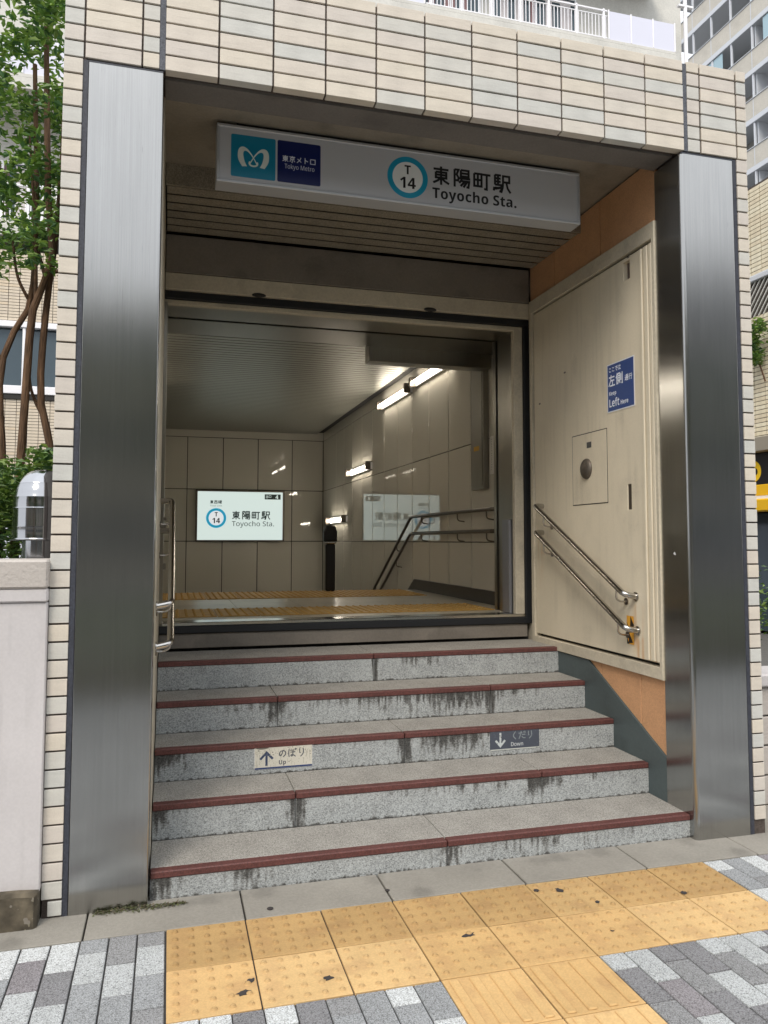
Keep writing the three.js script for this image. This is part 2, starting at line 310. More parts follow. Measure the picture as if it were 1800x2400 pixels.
const barG = merge([cbox(-.1474, .1474, -.03, 0, -.1474, .1474, .002), ...[-1.5, -.5, .5, 1.5].map((k) => { const g = cbox(-.0165, .0165, -.002, .0065, -.138, .138, .0062); g.translate(k * .074, 0, 0); return g; })]);
const tact = structure(group('tactile_paving'));
const tileAt = {};
for (let j = 0; j < 2; j++) for (let i = 0; i < 8; i++) {
  const o = mesh('tactile_tile', j ? wornG : dotG, pick(j ? M.yellow : M.ochre), tact); o.position.set(.078 + .3 * i + .15, .001 + rr(-.001, .001), .212 + .3 * j + .15); o.rotation.set(rr(-.003, .003), Math.floor(rnd() * 4) * Math.PI / 2, rr(-.003, .003)); tileAt[i + '_' + j] = o;
}
for (let j = 0; j < 11; j++) for (let i = 0; i < 2; i++) { const o = mesh('tactile_tile', barG, pick(M.yellow), tact); o.position.set(.978 + .3 * i + .15, .001 + rr(-.001, .001), .812 + .3 * j + .15); }
{ // trodden-in chewing gum, irregular thin patches
  const blob = (x, z, r, sx, turn) => {
    const n = 16, pts = []; for (let k = 0; k < n; k++) { const a = k / n * Math.PI * 2, q = r * rr(.62, 1.15); pts.push([Math.cos(a) * q * sx, Math.sin(a) * q]); }
    const g = slab(pts, .0012); g.rotateX(-Math.PI / 2); g.rotateY(turn); g.translate(x, .0018, z); mesh('gum_stain', g, M.gum, tact);
  };
  for (const a of [[.352, .649, .011, 2.1, .6], [.329, .712, .015, 1.8, .3], [.614, .702, .015, 1.25, .1], [1.181, .557, .016, 1.8, .2], [1.598, .283, .013, 1.2, .8], [1.691, .304, .015, 1.7, 2.2], [1.793, .446, .01, 1.5, .4], [2.19, .468, .014, 1.2, .9], [1.723, .67, .007, 1, 0]]) blob(...a);
}
const apron = structure(group('entrance_apron'));
for (let i = -8; i < 7; i++) { const o = mesh('paving_slab', cbox(.384 + .603 * i, .98 + .603 * i, -.05, .001 + rr(-.001, .002), i > 3 ? -.9 : -.1, .2085, .003), M.apron, apron); o.position.y = 0; }
for (const [x, z, r] of [[.484, .148, .013], [.986, .115, .01]]) { const g = new THREE.CylinderGeometry(r, r, .002, 12); g.translate(x, .003, z); mesh('gum_stain', g, M.gum, apron); }

// ------------------------------------------------------------------ the entrance building: tiled frame, steel columns, soffit
const ent = group('station_entrance');
tag(ent, 'subway station entrance with beige tiled lintel and two stainless steel columns', 'entrance');
{
  const tw = (w, d = .014) => { const g = cbox(-w / 2, w / 2, -.0321, .0321, -d, 0, .0014); return g; };
  const shared = {};
  const tileMesh = (w, x, y, d = .014, h = 0) => {
    const key = w.toFixed(3) + d + h; const gs = shared[key] ??= [0, 1, 2, 3].map((k) => { const g = h ? cbox(-w / 2, w / 2, -h / 2, h / 2, -d, 0, .0014) : tw(w, d); g.attributes.uv.array.forEach((_, i, a) => a[i] += .21 * k); return g; });
    const q = rnd(), o = mesh('tile', pick(gs), M.tiles[y > H + 6 * P ? (q < .6 ? 5 : 0) : Math.floor(q * 7)], wallPart); o.position.set(x, y, rr(-.0012, .0012)); o.rotation.set(rr(-.004, .004), rr(-.003, .003), rr(-.002, .002)); return o;
  };
  const wallPart = group('tiled_wall', ent);
  mesh('mortar', [bx(-.3975, 3.0275, H + .0125, 4.005, -.24, -.009), bx(-.396, -.306, -.02, H + .0124, -.24, -.0092), bx(2.945, 3.026, -.02, H + .0124, -.24, -.0092)], M.mortar, wallPart);
  const xs = []; for (let i = 0; i < 11; i++) xs.push([TP * i + (i ? .0042 : .013), TP * (i + 1) - (i < 10 ? .0042 : .013)]);
  const cols = [[-.398, -.3215], [-.3135, -.0875], [-.0795, -.013], ...xs, [OW + .013, OW + .085], [OW + .096, OW + .312], [OW + .323, 3.028]];
  for (const [a, b] of cols) for (let k = 0; k < 7; k++) {
    const edge = (a < -.32 || b > 3.0) ? .05 : .014;
    if (k === 6) tileMesh(b - a, (a + b) / 2, H + 6 * P + .0315, .06, .053);
    else tileMesh(b - a, (a + b) / 2, H + k * P + .036, k === 0 ? .048 : edge);
  }
  for (let k = 0; k < 49; k++) {                            // the outer strips beside the steel
    const cut = k ? 0 : .055, w = k ? .0755 : .052; tileMesh(w, k ? -.36025 : -.348, H - 49 * P + k * P + .036 + (cut ? .002 : 0), .05, cut);
    if (k) tileMesh(.064, 2.993, H - 49 * P + k * P + .036, .05);
  }
  const seal = group('sealant_joint', ent);
  for (const x of [0, OW]) mesh('sealant', bx(x - .012, x + .012, H + .002, 4.01, -.02, -.003), M.sealant, seal);
  const sm = std({ color: hex(70, 74, 86), roughness: .6, map: grainT });
  for (const g of [bx(-.3215, -.301, 0, H - .004, -.06, -.006), bx(2.937, 2.959, 0, H - .004, -.06, -.006), bx(-.30, .004, H - .013, H - .003, -.03, -.006), bx(2.62, 2.937, H - .013, H - .003, -.03, -.006)]) mesh('sealant', g, sm, seal);
  const col = (x0, x1, rl, rt) => {                         // steel sheet folded round the column, rounded edges
    const s = new THREE.Shape(), zb = .232, zf = .004; s.moveTo(x0, zb); s.lineTo(x0, zf + rl); s.absarc(x0 + rl, zf + rl, rl, Math.PI, Math.PI * 1.5, false); s.lineTo(x1 - rt, zf); s.absarc(x1 - rt, zf + rt, rt, -Math.PI / 2, 0, false); s.lineTo(x1, zb); s.closePath();
    const g = new THREE.ExtrudeGeometry(s, { depth: H - .013, bevelEnabled: false, curveSegments: 6 }); g.rotateX(-Math.PI / 2);
    // y of the outline ran towards -z
    return g;
  };
  const A = mesh('steel_column', col(-.3, .005, .005, .006), M.steel, ent), B = mesh('steel_column', col(2.612, 2.936, .024, .006), M.steel, ent);
  const plate = slab([[0, .012], [-.011, 0], [.009, -.006]], .0008); plate.rotateY(-Math.PI / 2); plate.translate(2.6115, 1.42, -.125); mesh('sticker', plate, M.white, B);
  // soffit, upper pocket, slatted ceiling, fascia
  mesh('soffit', bx(.012, 2.612, 3.531, 3.64, -.236, -.074), M.concrete, ent);
  mesh('soffit_gap', bx(.012, 2.612, 3.55, 3.64, -.074, -.05), M.black, ent);
  mesh('upper_ceiling', bx(-.02, 2.64, 3.622, 3.66, -1.06, -.2365), M.ceilPaint, ent);
  const sl = group('slatted_ceiling', ent);
  mesh('edge_trim', bx(.012, 2.622, 3.497, 3.6215, -1.06, -1.044), M.slat, sl);
  for (let k = 0; k < 6; k++) mesh('slat', cbox(.018, 2.618, 3.5, 3.5035, -1.066 - .1145 * (k + 1) + .0105, -1.066 - .1145 * k - .0105, .001), M.slat, sl);
  mesh('backing', bx(.012, 2.622, 3.545, 3.66, -1.79, -1.0605), M.black, sl);
  mesh('fascia_panel', cbox(.012, 2.612, 3.249, 3.499, -1.82, -1.79, .003), M.fascia, ent);
  mesh('roof', [bx(-.39, 3.02, 3.66, 3.98, -1.86, -.245), bx(-.62, 3.02, 3.66, 3.98, -10.4, -1.86)], M.concrete, ent);
  // right wall: terracotta panels above and below the gate door, dark stone skirting
  const wr = group('side_wall', ent);
  mesh('wall_core', [bx(2.66, 3.02, -.02, 3.66, -2.3, -.2325)], M.concrete, wr);
  const tz = [-.236, -.813, -1.414, -1.79];
  for (let k = 0; k < 3; k++) mesh('stone_panel', cbox(2.622, 2.665, 3.252, 3.61, tz[k + 1] + .004, tz[k] - .004, .002), M.terracotta, wr);
  for (const [a, b] of [[-.24, -.47], [-.476, -.88], [-.886, -1.45]]) mesh('stone_panel', cbox(2.626, 2.664, .02, .742, b, a, .002), M.terracotta, wr);
  { const g = slab([[-.236, -.02], [-.236, .345], [-1.02, .742], [-1.83, .742], [-1.83, -.02]].map(([z, y]) => [-z, y]), .03, .002); g.rotateY(Math.PI / 2); g.translate(2.616, 0, 0); mesh('skirting', g, M.darkStone, wr); }
  // left wall of the recess (seen edge on)
  mesh('left_wall', bx(-.3, .008, -.02, 3.62, -1.83, -.2325), M.cream, ent);
  mesh('left_return', [bx(-.62, -.3005, -.02, 3.66, -2.24, -1.845), bx(-.39, -.3005, -.02, 3.66, -1.845, -.2405)], M.concrete, ent);
}
// cream steel flood gate folded against the right wall: frame, door leaf, fittings
const doorT = (() => {
  const rust = [[.463, 1.12, .05, .22], [.455, .94, .06, .2], [.30, .88, .05, .08], [.33, .95, .03, .3], [1.65, 1.5, .04, .3]];
  return tex(512, 1024, (u, v) => {                         // u = metres towards the passage, v = height
    const z = u * 1.6 + .2, y = .7 + v * 2.6, c = fbm(N1, u, v, 5, 5), s = fbm(N2, u, v, 12, 4), st = N3(u * 70, v * 7, 70, 7), g = N1(u * 250, v * 400, 250, 400);
    let k = .95 + .07 * (c - .5) + .02 * (g - .5) - .025 * smooth(.55, .85, s) - .025 * smooth(.6, .95, st); let r = 1, gg = 1, b = 1;
    for (const [rz, ry, w, l] of rust) { const dx = (z - rz) / w, dy = (ry - y) / l; if (dy > -.1 && dy < 1.4) { const a = Math.exp(-dx * dx * 1.6) * smooth(-.1, .05, dy) * (1 - smooth(.2, 1.3, dy)) * smooth(.35, .75, s * .6 + st * .5); r -= .12 * a; gg -= .32 * a; b -= .5 * a; } }
    if (s > .74 && g > .6) k -= .03;
    return [k * r, k * gg * .995, k * b * .985];
  }, { size: [1.6, 2.6] });
})();
doorT.offset.set(-.2 / 1.6, -.7 / 2.6);
M.door = std({ color: hex(232, 223, 202), roughness: .5, map: doorT });
{
  const door = group('gate_door', ent);
  const side = (g, x) => { g.rotateY(Math.PI / 2); g.translate(x, 0, 0); return g; };   // outline drawn as [-z, y], extruded along +x
  const fr = new THREE.Shape([[.236, .748], [1.775, .748], [1.775, 3.25], [.236, 3.25]].map((p) => new THREE.Vector2(...p)));
  fr.holes.push(new THREE.Path([[.262, .812], [.262, 3.158], [1.735, 3.158], [1.735, .812]].map((p) => new THREE.Vector2(...p))));
  mesh('frame', side(new THREE.ExtrudeGeometry(fr, { depth: .05, bevelEnabled: true, bevelSize: .002, bevelThickness: .002, bevelOffset: -.002, bevelSegments: 1 }), 2.604), M.cream, door);
  const lf = new THREE.Shape([[.272, .832], [1.728, .832], [1.728, 3.143], [.272, 3.143]].map((p) => new THREE.Vector2(...p)));
  const hole = (z0, z1, y0, y1) => lf.holes.push(new THREE.Path([[z0, y0], [z0, y1], [z1, y1], [z1, y0]].map((p) => new THREE.Vector2(...p))));
  hole(.49, .556, 3.012, 3.122); hole(.514, .553, 1.668, 1.815);
  const leaf = mesh('leaf', side(new THREE.ExtrudeGeometry(lf, { depth: .028, bevelEnabled: true, bevelSize: .0015, bevelThickness: .0015, bevelOffset: -.0015, bevelSegments: 1 }), 2.6172), M.door, door);
  mesh('recess_back', side(slab([[.26, .8], [1.74, .8], [1.74, 3.17], [.26, 3.17]], .004), 2.652), M.black, door);
  mesh('recess_pocket', side(slab([[.486, 3.008], [.56, 3.008], [.56, 3.126], [.486, 3.126]], .003), 2.646), std({ color: hex(100, 84, 78), roughness: .7 }), door);
  mesh('key_slot', side(slab([[.511, 1.665], [.556, 1.665], [.556, 1.818], [.511, 1.818]], .003), 2.6215), std({ color: hex(62, 54, 46), roughness: .6 }), door);
  for (const [z, w] of [[.282, .03], [.325, .038], [.37, .022]]) mesh('stiffener', cbox(2.604, 2.617, .836, 3.139, -z - w / 2, -z + w / 2, .005), M.door, door);
  const cov = mesh('cover_plate', cbox(2.6128, 2.6165, 1.722, 2.168, -1.178, -.766, .0008), M.door, door);
  mesh('cover_gap', bx(2.6146, 2.6154, 1.7165, 2.1735, -1.184, -.76), M.dark, cov);
  mesh('name_plate', bx(2.6118, 2.6126, 2.075, 2.112, -.995, -.94), std({ color: hex(70, 72, 74), roughness: .5 }), cov);
  const kn = new THREE.SphereGeometry(.056, 20, 12); kn.scale(.55, 1.18, 1.15); kn.translate(2.612, 1.944, -1.0); mesh('knob', kn, std({ color: hex(128, 120, 110), metalness: .6, roughness: .5, map: grainT }), cov);
  for (const [z, y] of [[-1.27, 2.62], [-1.64, 2.47], [-.5, 3.14]]) mesh('bolt', cbox(2.611, 2.617, y - .006, y + .006, z - .011, z + .011, .003), M.railDull, door);
}
// shutter opening at the back of the recess
{
  const sh = group('shutter_frame', ent), z = -1.83;
  mesh('head_band', cbox(.012, 2.63, 3.137, 3.246, -1.9, -1.797, .003), M.cream, sh);
  for (const x of [.62, 1.84]) { const g = new THREE.SphereGeometry(.5, 14, 8); g.scale(.1, .03, .03); g.translate(x, 3.142, -1.8); mesh('pull', g, M.dark, sh); }
  mesh('gasket', [cbox(.0, 2.631, 3.083, 3.137, -1.88, z, .006), cbox(2.583, 2.631, .886, 3.085, -1.88, z + .001, .006), cbox(.0, 2.6, .886, .934, -1.88, z + .002, .006)], M.black, sh);
  mesh('post_trim', bx(2.63, 2.665, .75, 3.247, -1.9, -1.777), M.cream, sh);
  mesh('inner_frame', [cbox(2.512, 2.584, .935, 3.083, -1.9, -1.852, .004), cbox(.0, 2.584, 3.052, 3.084, -1.9, -1.853, .004)], M.cream, sh);
  mesh('lintel_plate', [bx(-.2, 2.68, 3.06, 3.3, -2.19, -1.9), bx(-.2, 2.68, 3.06, 3.3, -2.62, -2.235)], M.steelDark, sh);
  mesh('slot', bx(-.2, 2.68, 3.12, 3.3, -2.235, -2.19), M.black, sh);
  mesh('jamb', [bx(2.514, 2.7, .94, 3.06, -2.15, -1.9), bx(2.514, 2.7, .94, 3.06, -2.24, -2.19)], M.steelDark, sh);
  mesh('guide_groove', bx(2.56, 2.7, .94, 3.06, -2.19, -2.15), M.black, sh);
  mesh('jamb', [bx(-.3, .028, .94, 3.06, -2.15, -1.84), bx(-.3, .028, .94, 3.06, -2.24, -2.19)], M.steelDark, sh);
  mesh('guide_groove', bx(-.3, -.01, .94, 3.06, -2.19, -2.15), M.black, sh);
  mesh('guide_box', cbox(2.49, 2.5135, .956, 1.645, -2.04, -1.915, .004), std({ color: hex(150, 152, 160), metalness: .7, roughness: .4 }), sh);
  for (const [y, h] of [[1.62, .02], [1.55, .05], [1.3, .04]]) mesh('hinge', cbox(.0285, .045, y, y + h, -1.99, -1.87, .003), M.steelDark, sh);
  mesh('motor_box', cbox(1.6, 2.66, 2.94, 3.3, -2.76, -2.6201, .003), M.steelDark, sh);
  mesh('sill_riser', cbox(.01, 2.6, .79, .8855, -1.9, -1.846, .003), M.fascia, sh);
  mesh('sill_trim', cbox(.01, 2.584, .9345, .957, -1.99, -1.84, .003), M.rail, sh);
}

// ------------------------------------------------------------------ granite steps with red nosings
const NZ = [-.05, -.396, -.737, -1.062, -1.406, -1.85], NY = [.115, .277, .438, .604, .772];
const JX = [[1.319], [.672, 1.973], [1.323], [.671, 1.971], [1.323]];
const RX0 = .012, RX1 = 2.614;
const grime = [                                            // centre x, half width, reach down, strength
  [[.04, .08, 1, .9], [.40, .06, 1, .8], [1.33, .05, 1.2, .9], [1.75, .3, .8, .62], [.9, .25, .35, .35], [2.3, .25, .6, .35], [.62, .1, .4, .3]],
  [[.03, .07, .6, .8], [.68, .035, 1.2, 1], [1.95, .1, .7, .8], [1.55, .3, .5, .45], [2.25, .12, .4, .5]],
  [[.03, .1, .7, .9], [1.33, .035, 1, 1], [1.62, .22, .75, .75], [2.2, .1, .3, .3], [1.05, .1, .4, .3]],
  [[.66, .06, 1, .8], [.55, .15, .4, .4], [1.35, .3, .6, .6], [1.75, .25, .75, .85], [1.97, .03, 1.2, 1], [2.15, .12, .45, .5], [1.0, .2, .5, .4]],
  [[1.33, .02, 1.2, .9], [1.62, .12, .5, .6], [2.05, .2, .3, .4], [2.35, .15, .4, .3]]];
const riserT = grime.map((list, r) => tex(1024, 96, (u, v) => {
  const x = u * 2.65, d = 1 - v;                            // d = 0 under the nosing, 1 at the foot
  const a = N1(u * 760 + r * 9, v * 60, 760, 60), b = N2(u * 1000, v * 96 + r * 7, 1000, 96), c = N3(u * 40, v * 3 + r * 5, 40, 30);
  let k = .86 + .36 * (a - .5) + .26 * (b - .5) + .08 * (c - .5); if (a < .14) k -= .12;
  let q = 0; for (const [cx, w, reach, s] of list) { const e = Math.abs(x - cx) / w; if (e < 2.8) q = Math.max(q, s * Math.exp(-e * e * .6) * clamp(1.15 - d / reach * .75)); }
  q = Math.max(q, .42 * smooth(.9, .99, d), .2 * (1 - smooth(.0, .16, d)));
  const n = .62 * N2(u * 260, v * 3 + r * 3, 260, 40) + .22 * N3(u * 70, v * 5, 70, 40) + .34 * N3(u * 520, v * 40 + r * 11, 520, 60) + .2 * a;
  const g = smooth(.62, 1.16, q * 1.15 + (n - .68) * 1.0 + .36) * .9;
  k = k * (1 - g) + (.33 + .3 * (a - .5)) * g; return [k * (1 + .03 * g), k, k * (1 - .03 * g)];
}, { size: [2.65, .17] }));
const steps = group('entrance_steps'); tag(steps, 'five speckled granite steps with dark red nosings, stained risers', 'steps');
for (let k = 0; k < 5; k++) {
  const st = group('step', steps), y1 = NY[k], y0 = k ? NY[k - 1] : 0, z = NZ[k], zb = NZ[k + 1];
  const map = riserT[k].clone(); map.offset.set(0, -(y0) / .17); map.repeat.set(1 / 2.65, 1 / .17); map.needsUpdate = true;
  const rm = std({ color: hex(186, 191, 192), roughness: .85, map, bumpMap: grainB, bumpScale: .001 });
  const cuts = [RX0, ...JX[k], RX1];
  for (let i = 0; i + 1 < cuts.length; i++) {
    const a = cuts[i] + (i ? .0018 : 0), b = cuts[i + 1] - (i + 2 < cuts.length ? .0018 : 0);
    mesh('riser_slab', cbox(a, b, y0 + (k ? .001 : -.02), y1 - .029, z - .03, z - .003, .0015), rm, st);
    mesh('nosing', cbox(a + .0005, b - .0005, y1 - .028, y1 + .001, z - .047, z + .002, .004), M.nosing, st);
    mesh('tread_slab', cbox(a, b, y1 - .03, y1, zb + (k < 4 ? -.004 : .002), z - .0485, .0015), M.tread, st);
  }
  mesh('core', bx(RX0 + .002, RX1 - .002, -.02, y1 - .031, zb - .03, z - .031), M.bed, st);
}

// ------------------------------------------------------------------ the passage behind: floor, walls, ceiling, stairs down
const FY = .955, WX = 2.68, BZ = -10.15, CY = 3.37;
{
  const fl = structure(group('passage_floor'));
  for (let j = 0; j < 5; j++) for (let i = 0; i < 6; i++) mesh('floor_tile', cbox(-.45 + .522 * i + .001, -.45 + .522 * (i + 1) - .001, FY - .04, FY - .001, -1.99 - .552 * (j + 1) + .001, -1.99 - .552 * j - .001, .001), M.innerFloor, fl);
  mesh('floor_base', bx(-.5, 2.7, .7, FY - .01, -4.72, -1.9), M.bed, fl);
  const ty = structure(group('passage_tactile_paving')), g = dotTile(.005, .006);
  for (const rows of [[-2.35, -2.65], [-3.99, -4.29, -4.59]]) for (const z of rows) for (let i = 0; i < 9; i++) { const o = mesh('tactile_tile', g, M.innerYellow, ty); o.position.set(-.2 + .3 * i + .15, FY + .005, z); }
  const stair = structure(group('passage_stairs'));
  for (let k = 0; k < 13; k++) mesh('stair', cbox(-.45, WX - .02, -1.6, FY - .165 * (k + 1), -4.753 - .3 * (k + 1), -4.753 - .3 * k + (k ? -.001 : 0), .004), M.tread, stair);
  mesh('landing', bx(-.45, WX - .02, -1.6, FY - .165 * 13 - .16, BZ - .1, -8.655), M.innerFloor, stair);
  const wall = structure(group('passage_walls'));
  mesh('core', [bx(WX + .022, 3.02, -1.6, 3.66, BZ - .25, -2.25), bx(-.62, 3.02, -1.6, 3.66, BZ - .25, BZ - .022), bx(-.62, -.45, -1.6, 3.66, BZ - .25, -1.84)], M.dark, wall);
  const rows = [-1.18, -.295, .59, 1.475, 2.36, 3.25];
  const cell = {};
  const panel = (w, h) => cell[w.toFixed(3) + '_' + h.toFixed(3)] ??= cbox(-w / 2, w / 2, -h / 2, h / 2, -.02, 0, .002);
  const zs = [-2.24]; for (let k = 0; k < 12; k++) zs.push(-2.54 - .59 * k); zs.push(BZ + .002);
  for (let i = 0; i + 1 < zs.length; i++) for (let j = 0; j < 5; j++) {
    const w = zs[i] - zs[i + 1] - .016, h = rows[j + 1] - rows[j] - .008; if (rows[j + 1] < FY && zs[i] > -4.7) continue;
    const o = mesh('wall_panel', panel(w, h), M.panel, wall); o.position.set(WX, (rows[j] + rows[j + 1]) / 2, (zs[i] + zs[i + 1]) / 2); o.rotation.set(rr(-.0003, .0003), -Math.PI / 2 + rr(-.0003, .0003), 0);
  }
  for (let i = -2; i < 5; i++) for (let j = 0; j < 5; j++) {
    const x0 = Math.max(-.44, .34 + .5955 * (i)), x1 = Math.min(WX - .001, .34 + .5955 * (i + 1)); if (x1 - x0 < .05) continue;
    const o = mesh('wall_panel', panel(x1 - x0 - .012, rows[j + 1] - rows[j] - .012), M.panel, wall); o.position.set((x0 + x1) / 2, (rows[j] + rows[j + 1]) / 2, BZ); o.rotation.set(rr(-.0006, .0006), rr(-.0006, .0006), 0);
  }
  mesh('top_strip', [cbox(WX - .0, WX + .02, 3.254, 3.4, BZ + .01, -2.25, .001), cbox(-.44, WX - .002, 3.254, 3.4, BZ - .02, BZ, .001)], M.panel, wall);
  mesh('wall_panel', bx(-.45, -.44, -1.18, 3.4, BZ, -2.25), M.panel, wall);
  const sk = slab([[2.25, FY], [2.25, 1.068], [4.78, 1.068], [9.2, -1.3], [9.0, -1.3], [4.7, FY]], .018); sk.rotateY(Math.PI / 2); sk.translate(WX - .0182, 0, 0);
  mesh('skirting', sk, std({ color: hex(58, 54, 50), roughness: .35 }), wall);
  const ce = structure(group('passage_ceiling'));
  mesh('ceiling_base', bx(-.5, 2.75, CY + .03, 3.66, BZ - .05, -2.3), M.dark, ce);
  for (let k = 0; k < 75; k++) mesh('slat', cbox(-.44, 2.56, CY, CY + .004, -2.64 - .1 * (k + 1) + .012, -2.64 - .1 * k - .012, .0012), M.ceilMetal, ce);
}
// wall lights: a tube on a steel backing, held by brackets, stepping down with the stairs
const lampCol = hex(255, 240, 218);
M.tube = std({ color: hex(255, 250, 240), emissive: new THREE.Color(1, .9, .76), emissiveIntensity: 15 });
function wallLight(y, z0, z1, label, x = WX, s = 1) {
  const o = group('wall_light', null, [x, y, z0]); tag(o, label, 'wall light', 'tube lights on the passage walls');
  const L = z0 - z1;
  mesh('backing', cbox(s > 0 ? -.03 : .001, s > 0 ? -.001 : .03, -.045, .05, -L, 0, .004), M.white, o);
  const t = new THREE.CylinderGeometry(.015, .015, L - .1, 12); t.rotateX(Math.PI / 2); t.translate(-.065 * s, .0, -L / 2); mesh('tube', t, M.tube, o);
  for (const e of [-.03, -L + .03]) mesh('bracket', cbox(s > 0 ? -.1 : .002, s > 0 ? -.002 : .1, -.05, .06, e - .022, e + .022, .006), M.railDull, o);
  const a = new THREE.RectAreaLight(lampCol, 6.5, L - .12, .03); a.position.set(x - .083 * s, y - .002, z0 - L / 2); a.lookAt(x - 1.1 * s, y - .35, z0 - L / 2); scene.add(a);
}
wallLight(3.225, -3.5, -4.72, 'lit tube light nearest the shutter, half hidden by the steel box');
wallLight(3.2, -4.86, -6.12, 'lit tube light second from the shutter, high on the tiled wall');
wallLight(2.49, -6.65, -7.92, 'lit tube light above the mirrored sign, third from the shutter');
wallLight(1.815, -8.15, -9.45, 'lit tube light lowest on the wall, beside the back corner');
wallLight(3.2, -3.2, -4.46, 'tube light high on the hidden left wall nearer the shutter', -.44, -1);
wallLight(3.2, -4.86, -6.12, 'tube light high on the hidden left wall farther from the shutter', -.44, -1);

// ------------------------------------------------------------------ signs
const board = (w, h) => { const g = new THREE.PlaneGeometry(w, h); return g; };
{ // the light box over the steps (not lit by day)
  const X0 = .261, X1 = 2.308, Y0 = 3.299, Y1 = 3.603, w = X1 - X0, h = Y1 - Y0, zf = -.5;
  const o = group('station_sign', null, [(X0 + X1) / 2, Y0, zf]); tag(o, 'long white station name sign box hanging under the tiled lintel', 'sign');
  mesh('case', [cbox(-w / 2, w / 2, 0, .016, -.115, .0, .003), cbox(-w / 2, w / 2, h - .016, h, -.115, .0, .003), cbox(-w / 2, -w / 2 + .016, .016, h - .016, -.115, .0, .003), cbox(w / 2 - .016, w / 2, .016, h - .016, -.115, 0, .003), bx(-w / 2 + .003, w / 2 - .003, .004, h - .004, -.113, -.09)], std({ color: hex(188, 191, 195), metalness: .3, roughness: .4 }), o);
  mesh('hanger', [bx(-w / 2 + .1, w / 2 - .1, h, h + .022, -.1, -.02)], M.black, o);
  const fw = w - .032, fh = h - .032, S = 2048 / fw;
  const t = canvasTex(2048, Math.round(fh * S), (g, W, Hh) => {
    const px = (x) => (x - X0 - .016) * S, py = (y) => (Y1 - .016 - y) * S;
    g.fillStyle = '#c6c7cb'; g.fillRect(0, 0, W, Hh);
    const rb = (x0, y0, x1, y1, c) => { g.fillStyle = c; g.beginPath(); g.roundRect(px(x0), py(y1), px(x1) - px(x0), py(y0) - py(y1), 9); g.fill(); };
    rb(.333, 3.337, .559, 3.558, '#1186a8'); rb(.569, 3.337, .795, 3.558, '#111f5e');
    emblem(g, px(.4465), py(3.447), .158 * S, '#e6ece6');
    const gl = .036 * S; glyphs(g, '東京メトロ', px(.592), py(3.482), gl, gl * .13, '#e8eaf2', gl * .0, 1.0);
    latin(g, 'Tokyo Metro', px(.606), py(3.412), .024 * S, '#dfe2ee', false, .158 * S);
    ringMark(g, px(1.273), py(3.448), .115 * S);
    const k = .108 * S; glyphs(g, '東陽町駅', px(1.41), py(3.537), k, k * .115, '#17191d', k * .11);
    latin(g, 'Toyocho Sta.', px(1.412), py(3.353), .058 * S, '#17191d', true, .505 * S);
  });
  const f = board(fw, fh); f.translate(0, h / 2, -.008); mesh('face', f, std({ map: t, roughness: .35 }), o);
}
{ // lit station name board on the back wall
  const X0 = .516, X1 = 1.956, Y0 = 1.496, Y1 = 2.32, w = X1 - X0, h = Y1 - Y0;
  const o = group('lightbox_sign', null, [(X0 + X1) / 2, Y0, BZ]); tag(o, 'glowing white station name board on the back wall of the passage', 'sign');
  mesh('case', [cbox(-w / 2 - .03, w / 2 + .03, -.03, 0, .001, .075, .004), cbox(-w / 2 - .03, w / 2 + .03, h, h + .03, .001, .075, .004), cbox(-w / 2 - .03, -w / 2, 0, h, .001, .075, .004), cbox(w / 2, w / 2 + .03, 0, h, .001, .075, .004), bx(-w / 2, w / 2, 0, h, .001, .05)], M.railDull, o);
  const S = 1400 / w;
  const t = canvasTex(1400, Math.round(h * S), (g, W, Hh) => {
    const px = (x) => (x - X0) * S, py = (y) => (Y1 - y) * S;
    g.fillStyle = '#e6f5ee'; g.fillRect(0, 0, W, Hh);
    g.fillStyle = '#16211f'; g.fillRect(px(1.645), py(2.285), .275 * S, .088 * S);
    glyphs(g, '出口', px(1.662), py(2.273), .048 * S, 5, '#e6f5ee', 3); latin(g, 'Exit', px(1.672), py(2.208), .012 * S, '#e6f5ee', false); latin(g, '4', px(1.83), py(2.207), .066 * S, '#e6f5ee');
    glyphs(g, '東西線', px(.72), py(2.172), .062 * S, 8, '#3a4644', 6); latin(g, 'Tozai Line', px(.722), py(2.066), .026 * S, '#59706c', false, .2 * S);
    ringMark(g, px(.827), py(1.868), .168 * S);
    const k = .15 * S; glyphs(g, '東陽町駅', px(1.085), py(1.995), k, k * .11, '#10201f', k * .12);
    latin(g, 'Toyocho Sta.', px(1.09), py(1.734), .082 * S, '#10201f', false, .73 * S);
  });
  const f = board(w, h); f.translate(0, h / 2, .06); mesh('face', f, std({ color: 0x000000, emissive: 0xffffff, emissiveMap: t, emissiveIntensity: .55, roughness: .3 }), o);
  const a = new THREE.RectAreaLight(hex(220, 245, 235), .03, w, h); a.position.set((X0 + X1) / 2, (Y0 + Y1) / 2, BZ + .066); a.lookAt((X0 + X1) / 2, (Y0 + Y1) / 2, 0); scene.add(a);
}
